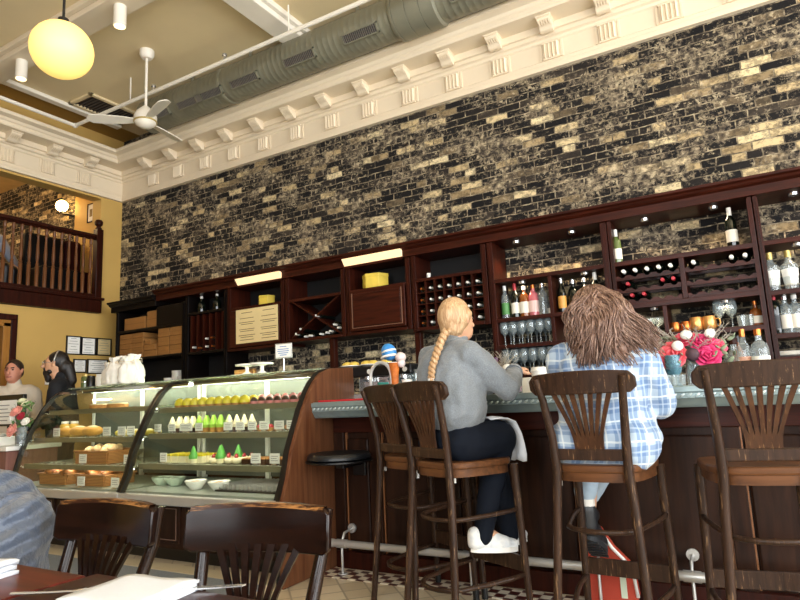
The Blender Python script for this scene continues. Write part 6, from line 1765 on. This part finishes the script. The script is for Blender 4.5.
# --- two men behind the cases
def standing_man(name_label, loc, rz, top_mat, headz, tilt, beard=False):
    t = thing('person', name_label, 'person', loc, rz)
    s = (headz)/1.60
    hd_ = V((0, .06+tilt, headz))
    B = [('c', (0, 0, .95*s), (0, .01, 1.15*s), .11, .11), ('c', (0, .01, 1.15*s), (0, .02, 1.32*s), .11, .095), ('c', (-.15, .02, 1.37*s), (.15, .02, 1.37*s), .045, .045), ('c', (0, .03, 1.38*s), hd_-V((0, .01, .08)), .058, .055),
         ('e', hd_, (.078, .098, .118)), ('e', hd_+V((0, .03, -.06)), (.06, .065, .06)), ('c', hd_+V((0, .095, .01)), hd_+V((0, .118, -.022)), .012, .018),
         ('c', hd_+V((.078, 0, -.015)), hd_+V((.083, -.01, .02)), .013, .016), ('c', hd_+V((-.078, 0, -.015)), hd_+V((-.083, -.01, .02)), .013, .016),
         ('c', (.19, .02, 1.35*s), (.25, .03, 1.08*s), .048, .042), ('c', (.25, .03, 1.08*s), (.20, .25, .98*s), .042, .03), ('c', (-.19, .02, 1.35*s), (-.25, .03, 1.08*s), .048, .042), ('c', (-.25, .03, 1.08*s), (-.20, .25, .98*s), .042, .03)]
    for q in (-1, 1): B += [('c', (q*.09, 0, .92*s), (q*.1, .01, .5*s), .085, .06), ('c', (q*.1, .01, .5*s), (q*.1, -.01, .09), .055, .04), ('c', (q*.1, -.03, .04), (q*.11, .13, .035), .04, .034)]
    B += hand((.20, .25, .98*s), (0, 1, -.2), (-1, 0, 0), .19, .5, -1)+hand((-.20, .25, .98*s), (0, 1, -.2), (1, 0, 0), .19, .5, 1)
    blob('body', B, MAT['skinpink'] if not beard else MAT['skin'], t, .008, 2)
    T = [('c', (0, 0, .93*s), (0, .01, 1.15*s), .155, .155), ('c', (-.05, .01, 1.15*s), (-.05, .02, 1.30*s), .14, .125), ('c', (.05, .01, 1.15*s), (.05, .02, 1.30*s), .14, .125), ('c', (-.15, .02, 1.37*s), (.15, .02, 1.37*s), .085, .085), ('c', (0, .025, 1.38*s), (0, .03, 1.475*s), .085, .07),
         ('c', (.20, .02, 1.36*s), (.255, .03, 1.08*s), .072, .06), ('c', (.255, .03, 1.08*s), (.205, .23, .985*s), .058, .044), ('c', (-.20, .02, 1.36*s), (-.255, .03, 1.08*s), .072, .06), ('c', (-.255, .03, 1.08*s), (-.205, .23, .985*s), .058, .044)]
    blob('jumper', T, top_mat, t, .012, 4, disp=(.015, .1))
    blob('trousers', [('c', (0, 0, .93*s), (0, 0, .88*s), .155, .15)]+[('c', (q*.09, 0, .9*s), (q*.1, .0, .12), .10, .065) for q in (-1, 1)], plain('dark_trousers', '#1c1d22', .8), t, .014, 3)
    for q in (-1, 1): blob('shoe', [('c', (q*.1, -.03, .045), (q*.11, .16, .04), .048, .042)], MAT['black'], t, .01, 2)
    e = MB()
    for q in (-1, 1): e.ell(hd_+V((q*.03, .088, .015)), (.012, .009, .007), 8, 6)
    e.build('eyes', MAT['eye'], t, smooth=True)
    bw_ = MB()
    for q in (-1, 1): bw_.tube([hd_+V((q*.014, .098, .034)), hd_+V((q*.045, .086, .037))], .006, 6)
    bw_.build('eyebrows', MAT['shorthair'], t)
    MB().tube([hd_+V((-.024, .094, -.058)), hd_+V((0, .101, -.062)), hd_+V((.024, .094, -.058))], .006, 6).build('mouth', MAT['lip'], t, smooth=True)
    return t, hd_
beige = plain('beige_knit', '#d6c9b6', .9, var=.08, scale=8, bump=.3, bscale=90)
p = CP+(FW + RT*((22-400)/606.56) - UP*((372-300)/606.56))*6.62
t, h_ = standing_man('man with short dark hair in a beige jumper leaning behind the till', (p.x, p.y-.06, 0), R(-142), beige, p.z, 0)
blob('hair', [('e', h_+V((0, -.02, .035)), (.086, .10, .10)), ('e', h_+V((0, -.045, -.01)), (.082, .07, .07))], MAT['shorthair'], t, .009, 3)
p = CP+(FW + RT*((65-400)/606.56) - UP*((364-300)/606.56))*6.25
t, h_ = standing_man('bearded man with glasses and tied dark hair in a black jumper behind the left case', (p.x, p.y, 0), R(134), plain('black_jumper', '#15161c', .85, var=.2, bump=.3, bscale=70), p.z, .03, True)
blob('hair', [('e', h_+V((0, -.028, .035)), (.088, .104, .104)), ('e', h_+V((0, -.09, -.03)), (.08, .07, .09)), ('c', h_+V((0, -.11, -.03)), h_+V((0, -.16, -.17)), .07, .05), ('c', h_+V((0, -.16, -.17)), h_+V((0, -.13, -.26)), .05, .03)], MAT['dkhair'], t, .009, 3)
blob('beard', [('c', h_+V((-.046, .035, -.075)), h_+V((.046, .035, -.075)), .027, .027), ('c', h_+V((0, .065, -.085)), h_+V((0, .06, -.155)), .048, .03), ('c', h_+V((-.03, .092, -.045)), h_+V((.03, .092, -.045)), .012, .012)], MAT['dkhair'], t, .008, 2)
g = MB()
for q in (-1, 1):
    c_ = h_+V((q*.034, .103, .013))
    g.tube([c_+V((.024*math.cos(2*PI*k/14), 0, .02*math.sin(2*PI*k/14))) for k in range(14)], .0024, 5, closed=True)
    g.tube([c_+V((q*.024, 0, .005)), h_+V((q*.083, .0, .015))], .0024, 5)
g.tube([h_+V((-.01, .106, .016)), h_+V((.01, .106, .016))], .0024, 5)
g.build('glasses', MAT['chrome'], t)
MB().tube([h_+V((.093*math.cos(R(a)), -.012-.02*math.sin(R(a)), .03+.108*math.sin(R(a)))) for a in range(-10, 191, 20)], .007, 6).build('headband', MAT['steel'], t, smooth=True)

# --- diner in the quilted jacket at the near table
JX = at(8, 530, Y=1.25)
t = thing('person', 'diner in a grey-blue quilted jacket, only the shoulder in view at the left edge', 'person', (-2.44, 1.20, 0), R(180))
q_ = NT('quilted_nylon')
wv = q_.node('ShaderNodeTexWave', wave_type='BANDS', bands_direction='Z'); wv.inputs['Scale'].default_value = 4.6; wv.inputs['Distortion'].default_value = 1.4; wv.inputs['Detail'].default_value = 2; wv.inputs['Detail Scale'].default_value = 1.5
q_.link(q_.map(rot=(R(20), R(-16), 0)), wv.inputs['Vector'])
nz = q_.noise(q_.map(), 30, 4, .6, .5)
q_.col(q_.mix(q_.math('MULTIPLY', nz, .35), '#4d5666', '#667082'))
q_.set(Roughness=.42, Sheen_Weight=.2)
q_.bump(q_.math('ADD', wv.outputs['Fac'], q_.math('MULTIPLY', nz, .5)), .9, .035)
JB = [('c', (0, 0, .50), (0, .0, .85), .15, .15), ('c', (-.15, .0, .86), (.15, 0, .86), .07, .07), ('c', (.02, .02, .9), (.09, .04, 1.03), .055, .055), ('e', (.13, .07, 1.15), (.078, .098, .115)), ('c', (.13, .17, 1.16), (.13, .185, 1.14), .012, .016)]
JB += [('c', (q*.2, .0, .86), (q*.26, .12, .63), .055, .045) for q in (-1, 1)]+[('c', (q*.26, .12, .63), (q*.16, .36, .72), .045, .03) for q in (-1, 1)]
JB += [('c', (q*.09, 0, .5), (q*.1, .42, .5), .08, .06) for q in (-1, 1)]+[('c', (q*.1, .42, .5), (q*.1, .42, .06), .055, .04) for q in (-1, 1)]+[('c', (q*.1, .42, .04), (q*.1, .55, .04), .04, .034) for q in (-1, 1)]
JB += hand((.16, .36, .72), (-.3, 1, .05), (0, 0, -1), .18, .5, 1)+hand((-.16, .36, .72), (.3, 1, .05), (0, 0, -1), .18, .5, -1)
def low(P):
    f_ = lambda v: V((v[0], v[1], v[2] if v[2] < .5 else .5+(v[2]-.5)*.68))
    return [(p_[0], f_(p_[1]), f_(p_[2]), p_[3], p_[4]) if p_[0] == 'c' else (p_[0], f_(p_[1]), p_[2]) for p_ in P]
JB = low(JB)
blob('body', JB, MAT['skin'], t, .008, 2)
blob('quilted_jacket', low([('c', (0, -.01, .50), (0, -.01, .82), .21, .20), ('c', (-.19, .0, .83), (.19, 0, .83), .105, .105), ('c', (0, .0, .92), (0, .02, .97), .095, .085)]+[('c', (q*.235, .0, .84), (q*.30, .10, .62), .115, .10) for q in (-1, 1)]+[('c', (q*.30, .10, .62), (q*.17, .32, .705), .09, .058) for q in (-1, 1)]), q_.m, t, .011, 4, disp=(.02, .07))
blob('jeans', [('c', (q*.09, 0, .5), (q*.1, .42, .5), .11, .085) for q in (-1, 1)]+[('c', (q*.1, .42, .49), (q*.1, .42, .12), .08, .06) for q in (-1, 1)], jeans, t, .013, 3)
blob('hair', [('e', (.13, .05, .965), (.088, .102, .1))], MAT['dkhair'], t, .01, 2)
# ------------------------------------------------------------------ foreground tables, chairs and settings
def table(x0, x1, y0, y1, label, mat):
    t = thing('dining_table', label, 'table', ((x0+x1)/2, (y0+y1)/2, 0), 0, 'pushed-together dining tables')
    a, b = (x1-x0)/2, (y1-y0)/2
    MB().box(-a, a, -b, b, .718, .75).build('tabletop', mat, t, bevel=.006, seg=3)
    MB().cyl((0, 0, .03), (0, 0, .718), .05, n=16).build('pedestal', MAT['black'], t, smooth=40)
    MB().box(-.28, .28, -.03, .03, .0, .03).box(-.03, .03, -.28, .28, 0, .03).build('base', MAT['black'], t)
    MB().box(-.2, .2, -.2, .2, .70, .718).build('bracket', MAT['black'], t)
table(-2.02, -1.312, .12, .865, 'red-brown wooden table at the lower left with a folded napkin at its edge', MAT['table'])
table(-1.306, -.62, .10, .885, 'dark brown wooden table in the foreground with a white napkin on cutlery', MAT['tabley'])
def make_chair(label):
    t = thing('dining_chair', label, 'chair', (0, 0, 0), 0, 'fan-backed dining chairs at the near tables')
    C_, CZ_ = MAT['chair'], MAT['chairz']
    # the chair faces -Y (towards the table); its back is at +Y
    out = []
    for i in range(24):
        a = 2*PI*i/24; ca, sa = math.cos(a), math.sin(a)
        out.append((math.copysign(abs(ca)**.6, ca)*.205, math.copysign(abs(sa)**.6, sa)*.205))
    MB().prism(out, 'z', .425, .46).build('seat', C_, t, smooth=50, bevel=.008)
    MB().prism([(x*.93, y*.93) for x, y in out], 'z', .375, .425).build('apron', C_, t, smooth=50)
    for s in (-1, 1):
        MB().tube([(s*.185, -.18, 0), (s*.175, -.165, .43)], [.015, .02], 10).build('front_leg', CZ_, t, smooth=40)
        MB().tube([(s*.19, .26, 0), (s*.175, .21, .25), (s*.165, .195, .45), (s*.170, .228, .58), (s*.184, .274, .70), (s*.196, .287, .81)], [.016, .018, .0195, .019, .018, .017], 12).build('rear_post', CZ_, t, smooth=40)
    for z in (.2,): MB().tube([(-.178, -.17, z), (.178, -.17, z)], .01, 8).build('stretcher', CZ_, t)
    def yr(x): return .252+.035*(1-(x/.225)**2)
    n = 20; vs, fs = [], []
    for i in range(n+1):
        x = -.222+.444*i/n
        q = min(1, (.2221-abs(x))/.03); ins = .014*(1-math.sqrt(max(0, 1-(1-q)**2)))
        z0, z1 = .698+ins, .818-ins+.008*(1-(x/.222)**2)
        y = yr(x)
        for yy, zz in ((y-.028, z0), (y-.002, z0), (y+.010, z1), (y-.018, z1)): vs.append((x, yy, zz))
    for i in range(n):
        for j in range(4): fs.append((i*4+j, i*4+(j+1) % 4, (i+1)*4+(j+1) % 4, (i+1)*4+j))
    fs += [(0, 1, 2, 3), (n*4, n*4+1, n*4+2, n*4+3)]
    tr_ = MB().add(vs, fs).build('top_rail', C_, t, smooth=35, bevel=.007, seg=3)
    vs, fs = [], []
    for i in range(n+1):
        x = -.205+.41*i/n; y = yr(x); z1 = .818+.008*(1-(x/.222)**2)
        for yy, zz in ((y-.0205, z1-.010), (y+.008, z1-.004), (y+.006, z1+.0016), (y-.016, z1+.0016)): vs.append((x, yy, zz))
    for i in range(n):
        for j in range(4): fs.append((i*4+j, i*4+(j+1) % 4, (i+1)*4+(j+1) % 4, (i+1)*4+j))
    MB().add(vs, fs).build('worn_edge', MAT['chairedge'], tr_)
    MB().box(-.165, .165, .19, .212, .485, .525).build('cross_rail', C_, t, bevel=.005)
    sp = MB()
    zs_ = [.51, .545, .57, .60, .63, .66, .69, .722]
    for i in range(7):
        k = i-3; v2, f2 = [], []
        for z in zs_:
            u = max(0, (z-.56)/.16); xc = k*(.0180+.0235*u**1.15); w_ = .0090 if z < .575 else .0066+.0044*u
            y = .202+.052*((z-.51)/.21)**1.3
            for dx_, dy in ((-w_, 0), (w_, 0), (w_, .011), (-w_, .011)): v2.append((xc+dx_, y+dy, z))
        m_ = len(zs_)
        for j in range(m_-1):
            for q in range(4): f2.append((j*4+q, j*4+(q+1) % 4, (j+1)*4+(q+1) % 4, (j+1)*4+q))
        f2 += [(0, 1, 2, 3), ((m_-1)*4, (m_-1)*4+1, (m_-1)*4+2, (m_-1)*4+3)]
        sp.add(v2, f2)
    sp.build('fan_splat', C_, t, smooth=30)
    return t
c0 = make_chair('dark fan-backed dining chair nearer the bar, behind the napkin table')
def place(c, px, py, rz):
    # the middle of the rail stands at the point seen in the photograph
    p_ = at(px, py, Z=.82); off = M.Rotation(rz, 3, 'Z') @ V((0, .28, 0))
    c.location = (p_.x-off.x, p_.y-off.y, 0); c.rotation_euler = (0, 0, rz)
place(c0, 262, 505, R(14))
c1 = dup(c0, (0, 0, 0), 0, 'dark fan-backed dining chair farther left, beside the quilted jacket')
place(c1, 114, 501, R(3))
t = thing('low_stool', 'low wooden stool under the diner in the quilted jacket', 'stool', (-2.44, 1.20, 0))
MB().cyl((0, 0, .34), (0, 0, .375), .17, n=24).build('seat', MAT['chair'], t, smooth=40)
for a in (45, 135, 225, 315): MB().cyl((.14*math.cos(R(a)), .14*math.sin(R(a)), 0), (.11*math.cos(R(a)), .11*math.sin(R(a)), .34), .015).build('leg', MAT['chairz'], t, smooth=40)

def napkin(px, py, w, d, h, rz, label, layers=3):
    p_ = at(px, py, Z=.76)
    t = thing('napkin', label, 'napkin', (p_.x, p_.y, .751), rz)
    for i in range(layers):
        z0 = h*i/layers; sh_ = .006*(i % 2)
        vs, fs = [], []
        N_ = 8
        for a in range(N_+1):
            for b in range(N_+1):
                u, v_ = a/N_-.5, b/N_-.5
                vs.append((u*(w-sh_), v_*(d-sh_), z0+h/layers*.86*(1-(abs(u)*2)**6*.25)*(1-(abs(v_)*2)**6*.25)+.0016*math.sin(9*u+5*v_+i)))
        for a in range(N_):
            for b in range(N_): fs.append((a*(N_+1)+b, (a+1)*(N_+1)+b, (a+1)*(N_+1)+b+1, a*(N_+1)+b+1))
        o_ = MB().add(vs, fs).build('fold', MAT['linen'], t, smooth=True)
        so_ = o_.modifiers.new('thick', 'SOLIDIFY'); so_.thickness = h/layers*.8; so_.offset = -1
    return t
nk1 = napkin(130, 594, .185, .165, .020, R(8), 'large folded white napkin lying on the cutlery in the foreground')
nk2 = napkin(-26, 575, .12, .12, .034, R(10), 'folded white napkin cut off by the left edge on the red-brown table')
def cutlery(px, py, rz, kind, label):
    p_ = at(px, py, Z=.752)
    o_ = MB()
    if kind == 'fork':
        o_.tube([(0, -.10, .004), (0, -.02, .006), (0, .03, .008)], [.006, .004, .004], 8, sq=.5)
        o_.tube([(0, .03, .008), (0, .055, .009)], [.005, .012], 8, sq=.4)
        for k in (-.009, -.003, .003, .009): o_.tube([(k, .05, .009), (k, .095, .007)], .0018, 5)
    else:
        o_.tube([(0, -.11, .004), (0, .0, .006)], [.006, .005], 8, sq=.6)
        o_.prism([(-.008, 0), (.008, 0), (.009, .06), (.004, .11), (-.006, .115)], 'z', .003, .0055)
    o_ = o_.build(kind, MAT['chrome'], smooth=40); o_.location = (p_.x, p_.y, .751); o_.rotation_euler = (0, 0, rz)
    return tag(o_, label, kind, 'cutlery round the foreground napkin')
cutlery(58, 595, R(-68), 'fork', 'fork whose tines point left from under the foreground napkin')
cutlery(186, 590, R(-60), 'knife', 'knife showing at the right edge of the foreground napkin')
p_ = at(-2, 575, Z=.76)
t = thing('water_glass', 'clear drinking glass cut off by the left edge of the picture', 'glass', (p_.x-.09, p_.y-.04, .751))
MB().lathe([(0, 0), (.03, 0), (.036, .11), (.034, .11), (.028, .008), (0, .008)], n=18).build('tumbler', MAT['ware'], t, smooth=40)
# ------------------------------------------------------------------ light
w = bpy.data.worlds.new('daylight'); SC.world = w; w.use_nodes = True
bg = w.node_tree.nodes['Background']
bg.inputs['Color'].default_value = (.93, .97, 1.0, 1); bg.inputs['Strength'].default_value = 11.0
def area(name, loc, rot, sx, sy, power, col, portal=False):
    l = bpy.data.lights.new(name, 'AREA'); l.shape = 'RECTANGLE'; l.size = sx; l.size_y = sy
    l.energy = power; l.color = col
    o = bpy.data.objects.new(name, l); COL.objects.link(o); o.location = loc; o.rotation_euler = rot
    if portal: l.cycles.is_portal = True
    return o
for a, b in wins:
    area('window_daylight', (XR+.02, (a+b)/2, (zs+zt)/2), (0, R(90), 0), zt-zs, b-a, 1, (1, 1, 1), True)
for a, b in fw:
    area('window_daylight', ((a+b)/2, YF-.02, 2.35), (R(90), 0, 0), b-a, 3.1, 1, (1, 1, 1), True)
def point(name, loc, power, col, r=.05):
    l = bpy.data.lights.new(name, 'POINT'); l.energy = power; l.color = col; l.shadow_soft_size = r
    o = bpy.data.objects.new(name, l); COL.objects.link(o); o.location = loc
    return o
point('mezzanine_lamp', (-9.6, 3.0, 4.4), 110, (1, .72, .38), .15)
SC.view_settings.exposure = 0.08
